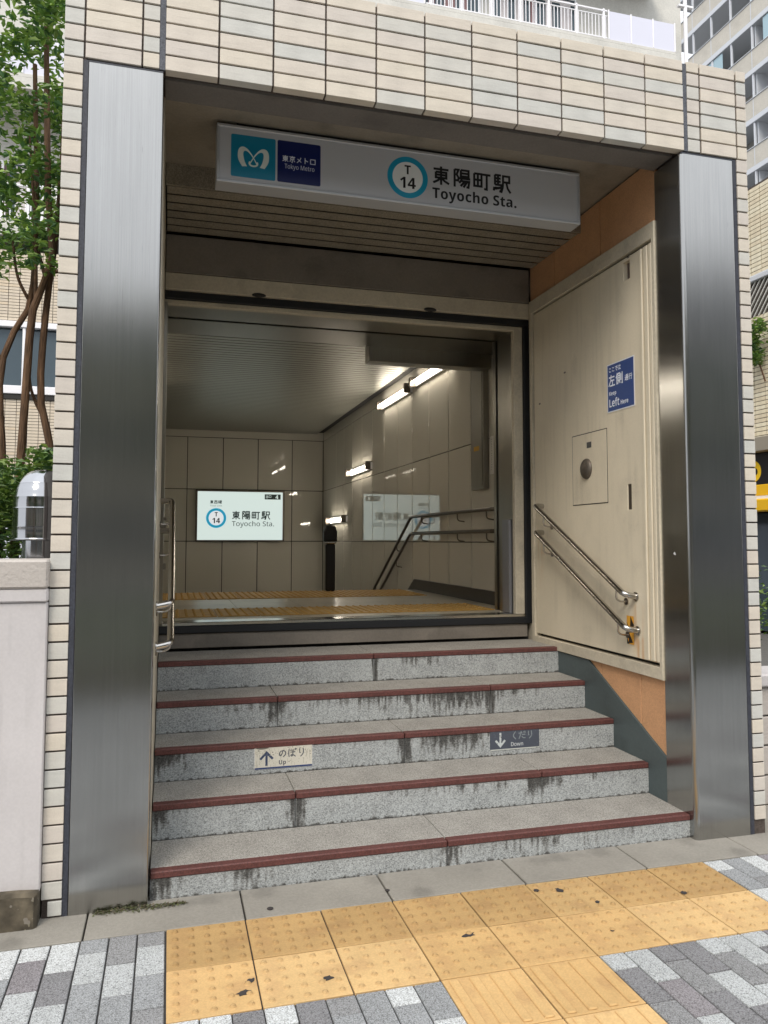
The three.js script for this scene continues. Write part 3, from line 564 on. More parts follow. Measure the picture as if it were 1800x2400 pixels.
{ // blue keep-left sheet on the gate door
  const w = .286, h = .292, o = group('keep_left_sign', null, [2.6152, 2.26, -.603]); tag(o, 'blue keep-left notice stuck on the cream gate door', 'sign');
  mesh('sheet', cbox(-.0016, 0, 0, h, -w / 2, w / 2, .0004), M.white, o);
  const t = canvasTex(512, 523, (g, W, Hh) => {
    g.fillStyle = '#dfe4ec'; g.fillRect(0, 0, W, Hh); g.fillStyle = '#0f3c80'; g.fillRect(11, 11, W - 22, Hh - 22);
    const c = '#e4ebf5'; glyphs(g, 'ここでは', 34, 34, 62, 8, c, 4, .9); glyphs(g, '左側', 26, 118, 130, 16, c, 14); glyphs(g, '通行', 338, 170, 66, 8, c, 4);
    latin(g, 'Keep', 34, 342, 42, c); latin(g, 'Left', 28, 468, 84, c, true, 205); latin(g, 'Here', 250, 468, 48, c, true, 148);
  });
  const f = board(w, h); f.rotateY(-Math.PI / 2); f.translate(-.0022, h / 2, 0); mesh('print', f, std({ map: t, roughness: .4 }), o);
}
for (const up of [true, false]) { // worn plates on the third riser
  const w = .304, h = .112, x = up ? .661 : 1.977, y = up ? .302 : .306;
  const o = group(up ? 'up_sign' : 'down_sign', null, [x, y, -.7395]); tag(o, up ? 'worn white plate with up arrow on a step riser' : 'worn navy plate with down arrow on a step riser', 'sign');
  mesh('plate', cbox(-w / 2, w / 2, 0, h, 0, .002, .0006), up ? M.white : std({ color: hex(74, 80, 90), roughness: .6 }), o);
  const t = canvasTex(608, 224, (g, W, Hh) => {
    const r = mulberry(up ? 5 : 6), fg = up ? '#33415f' : '#c3cacb';
    g.fillStyle = up ? '#cfccc0' : '#4a505c'; g.fillRect(0, 0, W, Hh);
    if (up) { g.fillStyle = '#2c3f70'; g.fillRect(0, Hh - 17, W, 17); g.fillStyle = '#8d8b7c'; for (let i = 0; i < 60; i++) g.fillRect(r() * W, r() * Hh, 1 + r() * 2, 10 + r() * 70); } else { g.fillStyle = '#c9cdc8'; g.fillRect(0, Hh - 12, W, 12); }
    g.strokeStyle = fg; g.lineWidth = 24; g.lineCap = 'butt'; g.lineJoin = 'miter'; g.beginPath();
    const ax = 124; if (up) { g.moveTo(ax, 192); g.lineTo(ax, 58); g.moveTo(ax - 66, 122); g.lineTo(ax, 52); g.lineTo(ax + 66, 122); } else { g.moveTo(ax, 26); g.lineTo(ax, 170); g.moveTo(ax - 58, 112); g.lineTo(ax, 178); g.lineTo(ax + 58, 112); } g.stroke();
    glyphs(g, up ? 'のぼり' : 'くだり', 246, up ? 26 : 20, 92, 11, up ? '#4a4f58' : '#858e92', 10); latin(g, up ? 'Up' : 'Down', 250, up ? 186 : 186, 44, up ? '#474c56' : '#d5dbdd', up);
    for (let i = 0; i < 420; i++) { g.fillStyle = r() < .5 ? (up ? '#b9b6a6' : '#4a4a52') : (up ? '#777468' : '#5d6470'); const s = 1 + r() * r() * 9; g.fillRect(r() * W, r() * Hh * (r() < .5 ? .35 : 1), s * 1.4, s); }
    if (up) { g.fillStyle = '#6d6a62'; g.beginPath(); g.ellipse(80, -4, 70, 22, 0, 0, 7); g.fill(); }
  });
  const f = board(w - .003, h - .003); f.translate(0, h / 2, .0026); mesh('print', f, std({ map: t, roughness: .6 }), o);
}
{ // narrow white plate with a column of small writing beside the steel cabinet
  const o = group('notice_plate', null, [WX - .001, 2.05, -2.655]); tag(o, 'narrow white upright notice on the passage wall beside the steel cabinet', 'sign');
  mesh('plate', cbox(-.003, 0, 0, .32, -.04, .04, .001), M.white, o);
  const t = canvasTex(64, 256, (g) => { g.fillStyle = '#d8d6d0'; g.fillRect(0, 0, 64, 256); const r = mulberry(8); g.fillStyle = '#4c4c50'; for (let i = 0; i < 14; i++) for (let k = 0; k < 4; k++) g.fillRect(24 + r() * 12, 14 + i * 16 + r() * 8, 8 * r() + 3, 2); });
  const f = board(.074, .314); f.rotateY(-Math.PI / 2); f.translate(-.0036, .16, 0); mesh('print', f, std({ map: t, roughness: .5 }), o);
}

// ------------------------------------------------------------------ handrails and fittings
function doubleRail(name, label, x, s, front) {             // s = side of the wall the rails stand on
  const o = group(name, null, [x, 0, 0]); tag(o, label, 'handrail', 'double handrails beside the entrance steps');
  const wx = .0705 * s;
  for (const [y0, z0, y1, z1] of [[1.736, -1.6, 1.186, -.497], [1.55, -1.6, .996, -.485]]) {
    const r = mesh('rail', tube([[wx, y0 - .004, z0 - .01], [0, y0, z0], [0, y1, z1], [wx, y1 - .012, z1 + .012]], .017, 60, 12, .05), M.rail, o);
    for (const t of [.12, .93]) {
      const y = y0 + (y1 - y0) * t, z = z0 + (z1 - z0) * t;
      mesh('bracket', tube([[0, y - .012, z], [.004 * s, y - .07, z - .01], [.03 * s, y - .085, z - .01], [wx, y - .085, z - .01]], .006, 20, 8, .02), M.rail, o);
      const fl = new THREE.CylinderGeometry(.02, .02, .005, 14); fl.rotateZ(Math.PI / 2); fl.translate(wx - .003 * s, y - .085, z - .01); mesh('flange', fl, M.railDull, o);
    }
    const cap = new THREE.CylinderGeometry(.026, .026, .006, 16); cap.rotateZ(Math.PI / 2); cap.translate(wx - .0035 * s, y1 - .012, z1 + .012); mesh('flange', cap, M.rail, o);
  }
  return o;
}
const railR = doubleRail('handrail', 'double steel handrail fixed to the cream gate door', 2.5445, 1);
doubleRail('handrail', 'double steel handrail behind the left steel column', .0795, -1);
{
  const t = canvasTex(128, 256, (g) => { g.fillStyle = '#e0a336'; g.fillRect(0, 0, 128, 256); g.fillStyle = '#241c16'; for (const [a, b] of [[0, 60], [70, 0], [40, 150], [0, 200]]) { g.beginPath(); g.moveTo(a, b); g.lineTo(a + 70, b + 90); g.lineTo(a - 10, b + 100); g.fill(); } });
  const g = board(.07, .16); g.rotateY(-Math.PI / 2); g.translate(.0668, .98, -.545); const b = mesh('warning_tape', g, std({ map: t, roughness: .6, side: THREE.DoubleSide }), railR); b.userData.label = 'black and orange warning tape on the wall behind the lower rail end';
}
{ // rails along the passage wall, then down the stairs
  const o = group('passage_handrail', null, [WX - .07, 0, 0]); tag(o, 'double steel handrail on the passage wall bending down the stairs', 'handrail');
  const sl = -.55;
  for (const [y, zb] of [[1.748, -4.72], [1.566, -4.74]]) {
    mesh('rail', tube([[.07, y + .002, -2.47], [0, y, -2.48], [0, y, zb], [0, y + sl * 3.9, zb - 3.9]], .017, 70, 10, .05), M.railDull, o);
    for (const [z, yy] of [[-2.62, y], [-3.3, y], [-4.35, y], [zb - .55, y + sl * .55], [zb - 1.5, y + sl * 1.5]]) mesh('bracket', tube([[0, yy - .015, z], [.0, yy - .075, z], [.068, yy - .085, z]], .006, 16, 8, .03), M.railDull, o);
  }
}
{ // head of the middle rail at the top of the stairs
  const o = group('newel_post', null, [1.69, FY, -4.62]); tag(o, 'dark rounded post with silver collar at the head of the passage stairs', 'post');
  const dk = std({ color: hex(44, 42, 40), metalness: .5, roughness: .4 });
  mesh('post', cbox(-.05, .05, .006, .5, -.04, .04, .015), dk, o);
  mesh('collar', cbox(-.058, .058, .5, .525, -.048, .048, .008), M.rail, o);
  const s = slab([[-.07, 0], [.07, 0], [.07, .1], [.05, .155], [0, .172], [-.05, .155], [-.07, .1]], .1, .012); s.translate(0, .526, -.05); mesh('hood', s, dk, o);
}
{
  const o = group('steel_cabinet', null, [WX - .001, 1.93, -2.86]); tag(o, 'tall narrow steel cabinet on the passage wall next to the shutter', 'cabinet');
  mesh('body', cbox(-.05, 0, 0, 1.1, -.14, .14, .004), M.steelDark, o);
  mesh('door_panel', cbox(-.056, -.0505, .03, 1.07, -.12, .12, .002), M.steelDark, o);
  mesh('warning_strip', bx(-.0568, -.0562, .335, .375, -.06, .06), std({ color: hex(205, 160, 50), roughness: .5 }), o);
}

// ------------------------------------------------------------------ beside the entrance, left: planter wall, vent, hedge, trees
const paintT = tex(512, 512, (u, v) => { const c = fbm(N1, u, v, 4, 5), s = N2(u * 60, v * 5, 60, 5), g = N3(u * 200, v * 200, 200); const k = .94 + .08 * (c - .5) - .03 * smooth(.6, .95, s) + .03 * (g - .5); return [k, k * .992, k * .99]; }, { size: [1.4, 1.4] });
M.paint = std({ color: hex(214, 212, 213), roughness: .7, map: paintT });
M.coping = std({ color: hex(198, 193, 187), roughness: .85, map: paintT, bumpMap: fineB, bumpScale: .004 });
{
  const o = group('planter_wall'); tag(o, 'pale painted planter wall with rough stone plinth left of the tiled column', 'wall');
  mesh('wall_face', cbox(-5, -.4, .12, 1.243, -.22, .03, .004), M.paint, o);
  mesh('ledge', cbox(-5, -.3985, 1.2435, 1.297, -.23, .042, .006), M.paint, o);
  mesh('coping', cbox(-5, -.3975, 1.2975, 1.411, -.26, .05, .008), M.coping, o);
  const n = 60, pl = [], W = 4.6; for (let i = 0; i <= n; i++) pl.push([-W * i / n, .135 + .012 * (N1(i * .7, 2, 99) - .5)]);
  const g = slab([[0, -.03], ...pl, [-W, -.03]], .3, .012); g.translate(-.402, 0, -.215);
  mesh('plinth', g, std({ color: hex(128, 122, 112), roughness: .95, map: tex(256, 256, (u, v) => { const a = fbm(N1, u, v, 8, 5), b = N2(u * 30, v * 30, 30); let k = .7 + .6 * (a - .5); if (b > .86) k += .45; return [k, k * .97, k * .9]; }, { size: [.4, .4] }), bumpMap: mottleT, bumpScale: .008 }), o);
}
{
  const o = group('vent_cowl', null, [-.505, 0, -.5]); tag(o, 'shiny steel domed vent cowl on a pipe behind the planter wall', 'vent');
  const lathe = (p, n = 40) => new THREE.LatheGeometry(p.map((q) => new THREE.Vector2(...q)), n);
  mesh('pipe', lathe([[.083, .02], [.083, 1.66]]), M.chrome, o);
  const prof = [[.128, 1.488], [.131, 1.49], [.131, 1.497], [.1265, 1.5], [.1265, 1.548], [.129, 1.551], [.1265, 1.554], [.1265, 1.633]];
  mesh('skirt', lathe(prof), M.chrome, o);
  const dome = [[.1285, 1.6335], [.1285, 1.637]]; for (let k = 0; k <= 12; k++) { const a = k / 12 * Math.PI / 2; dome.push([Math.max(.0001, .1265 * Math.cos(a) ** .8), 1.64 + .178 * Math.sin(a)]); if (k === 2 || k === 5) { const q = dome[dome.length - 1]; dome.push([q[0] + .002, q[1] + .001], [q[0] - .001, q[1] + .004]); } }
  mesh('dome', lathe(dome), M.chrome, o);
}
const leafM = (c, t = .35) => phys({ color: new THREE.Color(...c), roughness: .6, transmission: t, thickness: 0, side: THREE.DoubleSide, vertexColors: true });
M.leaf = leafM([1, 1, 1]);
function leafCloud(points, size, tint) {                   // folded leaf: two triangles each side of the rib
  const pos = [], nor = [], uv = [], col = []; const q = new THREE.Quaternion(), e = new THREE.Euler(), v = new THREE.Vector3(), n = new THREE.Vector3();
  for (const p of points) {
    const s = size * rr(.65, 1.3); e.set(rr(-1.1, .7), rr(0, 6.283), rr(-.6, .6)); q.setFromEuler(e);
    const c = tint(), f = .14;
    const L = [[0, 0, 0], [.24, f, .38], [0, 0, 1], [-.24, f, .38]].map((a) => v.set(a[0] * s, a[1] * s, a[2] * s).applyQuaternion(q).add(p).toArray());
    for (const [a, b, d] of [[0, 1, 2], [0, 2, 3]]) {
      const A = new THREE.Vector3(...L[a]), B = new THREE.Vector3(...L[b]), D = new THREE.Vector3(...L[d]); n.subVectors(B, A).cross(D.clone().sub(A)).normalize();
      for (const k of [a, b, d]) { pos.push(...L[k]); nor.push(n.x, n.y, n.z); uv.push(0, 0); col.push(...c); }
    }
  }
  const g = new THREE.BufferGeometry(); g.setAttribute('position', new THREE.Float32BufferAttribute(pos, 3)); g.setAttribute('normal', new THREE.Float32BufferAttribute(nor, 3)); g.setAttribute('uv', new THREE.Float32BufferAttribute(uv, 2)); g.setAttribute('color', new THREE.Float32BufferAttribute(col, 3)); return g;
}
const gauss = () => (rnd() + rnd() + rnd() - 1.5) / 1.5;
const green = (dark = 1) => () => { const q = rnd(), k = dark * rr(.7, 1.3); return q < .45 ? [.15 * k, .29 * k, .045 * k] : q < .65 ? [.08 * k, .19 * k, .06 * k] : [.28 * k, .43 * k, .07 * k]; };
const barkT = tex(128, 256, (u, v) => { const a = fbm(N1, u, v, 6, 4), b = N2(u * 40, v * 10, 40, 10); const k = .8 + .5 * (a - .5) + .3 * (b - .5); return [k, k * .95, k * .88]; });
M.bark = std({ color: hex(128, 104, 86), roughness: .95, map: barkT, bumpMap: barkT, bumpScale: .006 });
function limb(pts, r0, r1, seg = 26) {                     // tapering crooked stem
  const c = new THREE.CatmullRomCurve3(pts.map(vec)), rad = 9, fr = c.computeFrenetFrames(seg), pos = [], idx = [], uv = [];
  for (let i = 0; i <= seg; i++) { const p = c.getPointAt(i / seg), r = (r0 + (r1 - r0) * i / seg) * (1 + .12 * (N1(i * .9, r0 * 900, 999) - .5));
    for (let j = 0; j <= rad; j++) { const a = j / rad * Math.PI * 2; pos.push(p.x + r * (Math.cos(a) * fr.normals[i].x + Math.sin(a) * fr.binormals[i].x), p.y + r * (Math.cos(a) * fr.normals[i].y + Math.sin(a) * fr.binormals[i].y), p.z + r * (Math.cos(a) * fr.normals[i].z + Math.sin(a) * fr.binormals[i].z)); uv.push(j / rad, i / seg * 8); } }
  for (let i = 0; i < seg; i++) for (let j = 0; j < rad; j++) { const a = i * (rad + 1) + j; idx.push(a, a + rad + 1, a + 1, a + 1, a + rad + 1, a + rad + 2); }
  const g = new THREE.BufferGeometry(); g.setAttribute('position', new THREE.Float32BufferAttribute(pos, 3)); g.setAttribute('uv', new THREE.Float32BufferAttribute(uv, 2)); g.setIndex(idx); g.computeVertexNormals(); return g;
}
function tree(name, label, trunk, limbs, clumps, perClump, spread, size, dark, grp) {
  const o = group(name, null, trunk[0]); tag(o, label, 'tree', grp); const off = (p) => p.map((v, i) => v - trunk[0][i]);
  mesh('trunk', limb(trunk.map(off), limbs.r0 ?? .034, limbs.r1 ?? .02), M.bark, o);
  for (const l of limbs.list) mesh('limb', limb(l.map(off), (limbs.r1 ?? .02) * .8, .006), M.bark, o);
  const pts = []; for (const c of clumps) { const k = c[3] ?? 1; for (let i = 0; i < perClump * k; i++) pts.push(new THREE.Vector3(c[0] + gauss() * spread - trunk[0][0], c[1] + gauss() * spread * .8 - trunk[0][1], c[2] + gauss() * spread - trunk[0][2])); }
  mesh('crown', leafCloud(pts, size, green(dark)), M.leaf, o);
}
{
  const cl = (n, x0, x1, y0, y1, z0, z1) => Array.from({ length: n }, () => [rr(x0, x1), rr(y0, y1), rr(z0, z1), rr(.5, 1.4)]);
  tree('street_tree', 'slim leaning tree trunk nearest the left edge, behind the hedge', [[-.9, 0, -1.5], [-.885, 1.0, -1.5], [-.872, 1.9, -1.5], [-.9, 2.5, -1.52], [-.83, 2.75, -1.55], [-.77, 2.9, -1.6], [-.75, 3.5, -1.6], [-.78, 4.4, -1.6]],
    { r0: .027, r1: .013, list: [[[-.9, 2.5, -1.52], [-1.0, 2.95, -1.5], [-1.05, 3.5, -1.45]], [[-.77, 2.92, -1.6], [-.83, 3.05, -1.55], [-.86, 3.3, -1.5]]] }, cl(50, -1.35, -.62, 3.0, 5.2, -2.0, -1.2), 46, .15, .055, 1, 'slim trees behind the planter wall');
  tree('street_tree', 'slim straight tree in the middle, behind the steel vent cowl', [[-.79, 0, -1.42], [-.79, 1.2, -1.44], [-.778, 1.9, -1.5], [-.76, 2.36, -1.5], [-.735, 2.84, -1.5], [-.7, 2.98, -1.5], [-.64, 3.08, -1.5], [-.66, 3.5, -1.45], [-.7, 4.6, -1.45]],
    { r0: .031, r1: .015, list: [[[-.72, 2.9, -1.5], [-.74, 3.3, -1.55], [-.78, 3.9, -1.5]], [[-.64, 3.08, -1.5], [-.52, 3.11, -1.5], [-.42, 3.16, -1.5]]] }, cl(56, -1.2, -.4, 3.1, 5.3, -1.8, -1.0), 46, .14, .055, 1, 'slim trees behind the planter wall');
  tree('street_tree', 'slim forked tree closest to the tiled column, behind the hedge', [[-.55, 0, -1.6], [-.58, 1.2, -1.6], [-.62, 2.03, -1.55], [-.672, 2.22, -1.55], [-.69, 2.42, -1.55], [-.672, 2.84, -1.55], [-.65, 3.1, -1.55], [-.6, 3.6, -1.5], [-.58, 4.6, -1.5]],
    { r0: .027, r1: .016, list: [[[-.66, 2.2, -1.55], [-.735, 2.36, -1.56], [-.76, 2.5, -1.58]], [[-.66, 3.0, -1.55], [-.72, 3.2, -1.6], [-.77, 3.45, -1.6]]] }, cl(52, -1.1, -.35, 3.05, 5.3, -2.1, -1.1), 46, .14, .055, .9, 'slim trees behind the planter wall');
  // hedge: too many leaves to count
  const pts = []; for (let i = 0; i < 26000; i++) { const x = -.42 - Math.pow(rnd(), 1.3) * 3.2, z = rr(-1.75, -.72), top = 1.78 + .14 * N1(x * 4 + 40, z * 4 + 40, 99) + (x > -.62 ? .1 : 0); pts.push(new THREE.Vector3(x, top - Math.abs(gauss()) * .75, z)); }
  const hg = stuff(mesh('hedge', leafCloud(pts, .045, green(.75)), M.leaf)); tag(hg, 'dense clipped green hedge growing behind the planter wall', 'hedge');
  const wd = []; for (let i = 0; i < 460; i++) { const x = -.2 + .36 * rnd(), k = 1 - Math.abs((x + .02) / .21) ** 2; wd.push(new THREE.Vector3(x, .003 + .009 * rnd() * k, .002 + .034 * rnd() * rnd() * (.4 + k))); }
  const we = stuff(mesh('weeds', leafCloud(wd, .013, () => { const k = rr(.5, 1.1); return rnd() < .6 ? [.13 * k, .15 * k, .05 * k] : [.17 * k, .14 * k, .08 * k]; }), M.leaf)); tag(we, 'small green weeds growing at the foot of the left column', 'weeds');
}

// ------------------------------------------------------------------ apartment building behind
const farTileT = tex(512, 512, (u, v) => { const c = fbm(N1, u, v, 6, 4), g = N2(u * 90, v * 90, 90); const k = .93 + .1 * (c - .5) + .05 * (g - .5); return [k, k * .99, k * .97]; }, { size: [3, 3] });
M.farWall = std({ color: hex(186, 178, 166), roughness: .9, map: farTileT });
M.farTile = std({ color: hex(226, 215, 198), roughness: .6, map: farTileT });
M.farGrey = std({ color: hex(220, 221, 218), roughness: .85, map: farTileT });
M.lavender = std({ color: hex(214, 216, 230), roughness: .5 });
M.rail2 = std({ color: hex(240, 240, 244), roughness: .4 });
{
  const o = group('apartment_building', null, [0, 0, -16]); tag(o, 'pale apartment block with white balcony railings behind the entrance and the trees', 'building');
  mesh('lower_wall', [bx(-14, 14.4, -.05, 4.8, -12, -.02), bx(-14, 14.4, 6.55, 8.25, -12, -.02), bx(-14, -8, 4.8, 6.55, -12, -.02), bx(-1, 14.4, 4.8, 6.55, -12, -.02)], M.mortar, o);
  mesh('upper_wall', bx(-14, 15.75, 8.25, 24, -12, -1.35), M.farGrey, o);
  const list = []; const put = (x0, x1, y0, y1) => { for (let y = y0; y + .07 <= y1; y += P) for (let x = x0; x + .2 <= x1; x += TP) list.push(new THREE.Matrix4().makeTranslation(x + TP / 2, y + P / 2, -.012)); };
  put(-7, -.6, 2.0, 4.78); put(-7, -.6, 6.58, 8.24);
  const g = bx(-.114, .114, -.03, .03, -.006, .006); copies('wall_tile', g, M.farTile, list, o, () => { const q = rnd(); return q < .7 ? new THREE.Color(1, 1, 1) : q < .85 ? new THREE.Color(.93, .93, .95) : new THREE.Color(1, .96, .9); });
  mesh('base_band', bx(-14, 14.4, 0, 1.98, -.02, .01), M.lavender, o);
  const win = group('window', o); mesh('frame', [cbox(-8, -1, 4.86, 5.05, -.1, .06, .01), cbox(-8, -1, 6.42, 6.56, -.1, .05, .01), ...[-8, -5.6, -3.3, -1.06].map((x) => bx(x, x + .06, 5.05, 6.42, -.1, .02))], M.rail2, win);
  mesh('pane', bx(-8, -1, 5.05, 6.42, -.16, -.12), M.glass, win); mesh('ledge', bx(-8, -1, 4.74, 4.86, -.1, .03), M.dark, win);
  const balcony = (x0, x1, y, solid, barsFrom, barsTo) => {
    const b = group('balcony', o); mesh('slab', cbox(x0, x1, y - .28, y, -1.35, .05, .01), M.farGrey, b);
    mesh('kerb', cbox(x0, x1, y, y + .1, -.05, .04, .01), M.farGrey, b);
    for (const [a, c] of solid) { mesh('panel', cbox(a, c, y + .1, y + .98, -.012, .012, .003), M.lavender, b); for (let x = a; x <= c + .01; x += (c - a) / Math.max(1, Math.round((c - a) / .77))) mesh('post', cbox(x - .02, x + .02, y + .1, y + 1.0, .013, .045, .004), M.rail2, b); }
    if (barsTo > barsFrom) {
      mesh('top_rail', cbox(barsFrom, barsTo, y + .93, y + .985, -.03, .03, .008), M.rail2, b); mesh('bottom_rail', cbox(barsFrom, barsTo, y + .12, y + .16, -.02, .02, .006), M.rail2, b);
      mesh('top_rail', cbox(barsFrom, barsTo, y + .8, y + .83, -.015, .015, .005), M.rail2, b);
      const bar = cbox(-.011, .011, .16, .8, -.011, .011, .003), post = cbox(-.03, .03, .1, 1.02, -.03, .03, .006);
      for (let x = barsFrom + .1; x < barsTo; x += .1113) { const m = mesh('bar', bar, M.rail2, b); m.position.set(x, y, 0); }
      for (let x = barsFrom + .15; x < barsTo + .1; x += .89) { const m = mesh('post', post, M.rail2, b); m.position.set(x, y, 0); }
    }
    return b;
  };
  balcony(-6.5, -1.2, 8.85, [], -5.2, -1.5);
  balcony(-6.5, -1.2, 12.42, [[-6.5, -1.2]], 0, 0);
  balcony(0, 14.5, 16.06, [[1.2, 6.55], [12.24, 14.48]], 6.6, 12.2);
  mesh('upper_slab', cbox(0, 14.6, 18.85, 19.1, -1.35, .05, .01), M.farGrey, o);
  for (const [x0, x1, y0, y1] of [[6.9, 8.7, 16.1, 18.2], [9.2, 11.9, 16.1, 18.2], [-5, -3.2, 8.9, 10.9], [2, 4, 16.1, 18.2]]) {
    const w = group('window', o); mesh('frame', [bx(x0 - .05, x1 + .05, y1, y1 + .06, -1.35, -1.3), ...[x0 - .05, (x0 + x1) / 2 - .03, x1].map((x) => bx(x, x + .06, y0, y1, -1.35, -1.3))], M.rail2, w); mesh('pane', bx(x0, x1, y0, y1, -1.345, -1.33), M.glass, w);
    for (let x = x0 + .2; x < x1 - .3; x += .5) mesh('curtain', bx(x, x + rr(.2, .4), y0 + .05, y1 - .05, -1.328, -1.32), std({ color: pick([hex(150, 120, 120), hex(206, 200, 200), hex(110, 90, 96)]), roughness: .9 }), w);
  }
  mesh('drain_pipe', [(() => { const t = new THREE.CylinderGeometry(.06, .06, 20, 12); t.translate(14.85, 8.3 + 1, .05); return t; })(), bx(14.6, 15.1, 17.6, 17.66, -.0, .1)], M.rail2, o);
}

// ------------------------------------------------------------------ right: high-rise, shop building, block wall
{
  const o = group('high_rise', null, [34, 0, -36]); tag(o, 'tall grey high-rise with rows of shaded balconies beyond the right column', 'building');
  M.hrWall = std({ color: hex(176, 174, 170), roughness: .9, map: farTileT });  M.hrPar = std({ color: hex(200, 197, 190), roughness: .8, map: farTileT }); M.hrEdge = std({ color: hex(196, 200, 206), roughness: .7 });
  mesh('body', bx(1.6, 16, -.05, 46, -6.2, 26), M.hrWall, o);
  for (let k = 0; k < 14; k++) {
    const top = 34.62 + 3.045 * (k - 10), vis = k >= 5;
    const b = group('balcony', o);
    mesh('slab', cbox(-.03, 1.6, top - 1.56, top - 1.22, -6.2, 26, .02), M.hrEdge, b);
    mesh('parapet', cbox(0, .12, top - 1.22, top - .06, -6.2, 26, .02), M.hrPar, b); mesh('cap', cbox(-.05, .16, top - .06, top, -6.2, 26, .015), M.hrEdge, b);
    for (let z = -6.1; z < 26; z += 1.81) { if (z > 6) break; mesh('post', cbox(.02, .14, top, top + 1.49, z - .06, z + .06, .01), M.hrEdge, b); mesh('panel_joint', bx(-.004, -.001, top - 1.2, top - .08, z - .03, z + .03), M.hrEdge, b); }
    if (vis) for (const [z, p] of [[-2.4, .5], [2.9, .35]]) if (rnd() < p) { const w = group('window', b); mesh('pane', bx(.06, .08, top + .02, top + 1.44, z - .85, z + .9), std({ color: hex(150, 176, 186), roughness: .1, metalness: .1 }), w); mesh('frame', bx(.03, .1, top + .02, top + 1.44, z - .02, z + .04), M.hrEdge, w); }
    mesh('partition', bx(.2, 1.6, top - 1.2, top + 1.49, 1.2, 1.3), M.hrEdge, b);
  }
}
{
  const o = group('shop_building', null, [9.5, 0, -7]); tag(o, 'low cream tiled shop building with yellow and black signboard past the right column', 'building');
  mesh('wall', [bx(.012, 6, 3.0, 7.5, -4, 5), bx(.3, 6, -.05, 3.0, -4, 5)], M.mortar, o);
  const g = bx(-.006, .006, -.0305, .0305, -.114, .114), rest = []; let n = 0;
  const M2 = [hex(232, 222, 196), hex(226, 214, 188), hex(236, 228, 204)].map((c) => std({ color: c, roughness: .6, map: tileT }));
  const put = (y0, y1) => { for (let y = y0; y + .05 < y1; y += P) for (let z = -1.6; z < 3; z += TP) { const zc = z + TP / 2; if (zc > -.62 && zc < .5 && n < 290) { const m = mesh('tile', g, pick(M2), o); m.position.set(.004, y + P / 2, zc); n++; } else rest.push(new THREE.Matrix4().makeTranslation(.004, y + P / 2, zc)); } };
  put(5.95, 7.49); put(3.16, 5.26);
  copies('tile', g, M2[0], rest, o);
  mesh('cornice', [cbox(-.06, .1, 5.84, 5.93, -4, 5, .01), bx(-.03, .05, 5.93, 5.95, -4, 5)], M.hrEdge ?? M.white, o);
  mesh('lattice', (() => { const l = [bx(.02, .03, 5.26, 5.84, -4, 5)]; return l; })(), std({ color: hex(150, 152, 140), roughness: .8 }), o);
  for (let k = 0; k < 22; k++) { const m = mesh('lattice_bar', bx(-.012, .012, -.4, .4, -.009, .009), M.farGrey, o); m.position.set(-.005, 5.55, -1.2 + k * .11); m.rotation.x = .7; }
  mesh('soffit', cbox(-.5, .3, 2.9, 3.13, -4, 5, .01), std({ color: hex(150, 142, 128), roughness: .8 }), o);
  const S = group('signboard', o); mesh('panel', cbox(-.34, -.28, 2.38, 2.885, -4, 5, .008), M.black, S); mesh('awning', [cbox(-.42, -.26, 2.2, 2.379, -4, 5, .01), cbox(-.5, -.3, 1.95, 2.15, -4, 5, .02)], std({ color: hex(238, 186, 24), roughness: .5 }), S); mesh('trim', bx(-.43, -.3, 2.15, 2.2, -4, 5), M.white, S);
  const t = canvasTex(512, 128, (c) => { c.fillStyle = '#15161a'; c.fillRect(0, 0, 512, 128); c.font = 'bold 128px sans-serif'; c.fillStyle = '#f4f4f8'; c.fillText('r', 30, 104); c.fillStyle = '#f4c81a'; c.beginPath(); c.arc(118, 70, 44, 0, 7); c.fill(); c.fillStyle = '#15161a'; c.beginPath(); c.arc(126, 72, 16, 0, 7); c.fill(); });
  const f = board(2.0, .5); f.rotateY(-Math.PI / 2); f.translate(-.344, 2.63, .45); mesh('print', f, std({ map: t, roughness: .4 }), S);
  mesh('shop_front', [bx(.02, .28, 0, 1.95, -4, -.9), bx(.02, .28, 0, 1.95, .1, 1.6)], std({ color: hex(96, 70, 52), roughness: .7 }), o); mesh('shop_glass', bx(.1, .14, 0, 1.95, -.9, .1), M.glass, o);
}
{
  const pts = []; for (const [y, z, n, s] of [[4.75, .02, 380, .2], [4.5, .05, 420, .16], [4.95, .2, 200, .2], [5.2, -.35, 60, .08]]) for (let i = 0; i < n; i++) pts.push(new THREE.Vector3(gauss() * .2, y - 4.6 + gauss() * s, z + gauss() * s));
  const o = group('climbing_plant', null, [9.25, 4.6, -7.2]); tag(o, 'leafy green plant hanging on the tiled shop wall', 'plant'); mesh('foliage', leafCloud(pts, .09, green(.9)), M.leaf, o); mesh('stem', limb([[.2, -.5, .1], [.1, 0, .05], [.15, .4, .1]], .015, .006), M.bark, o);
}
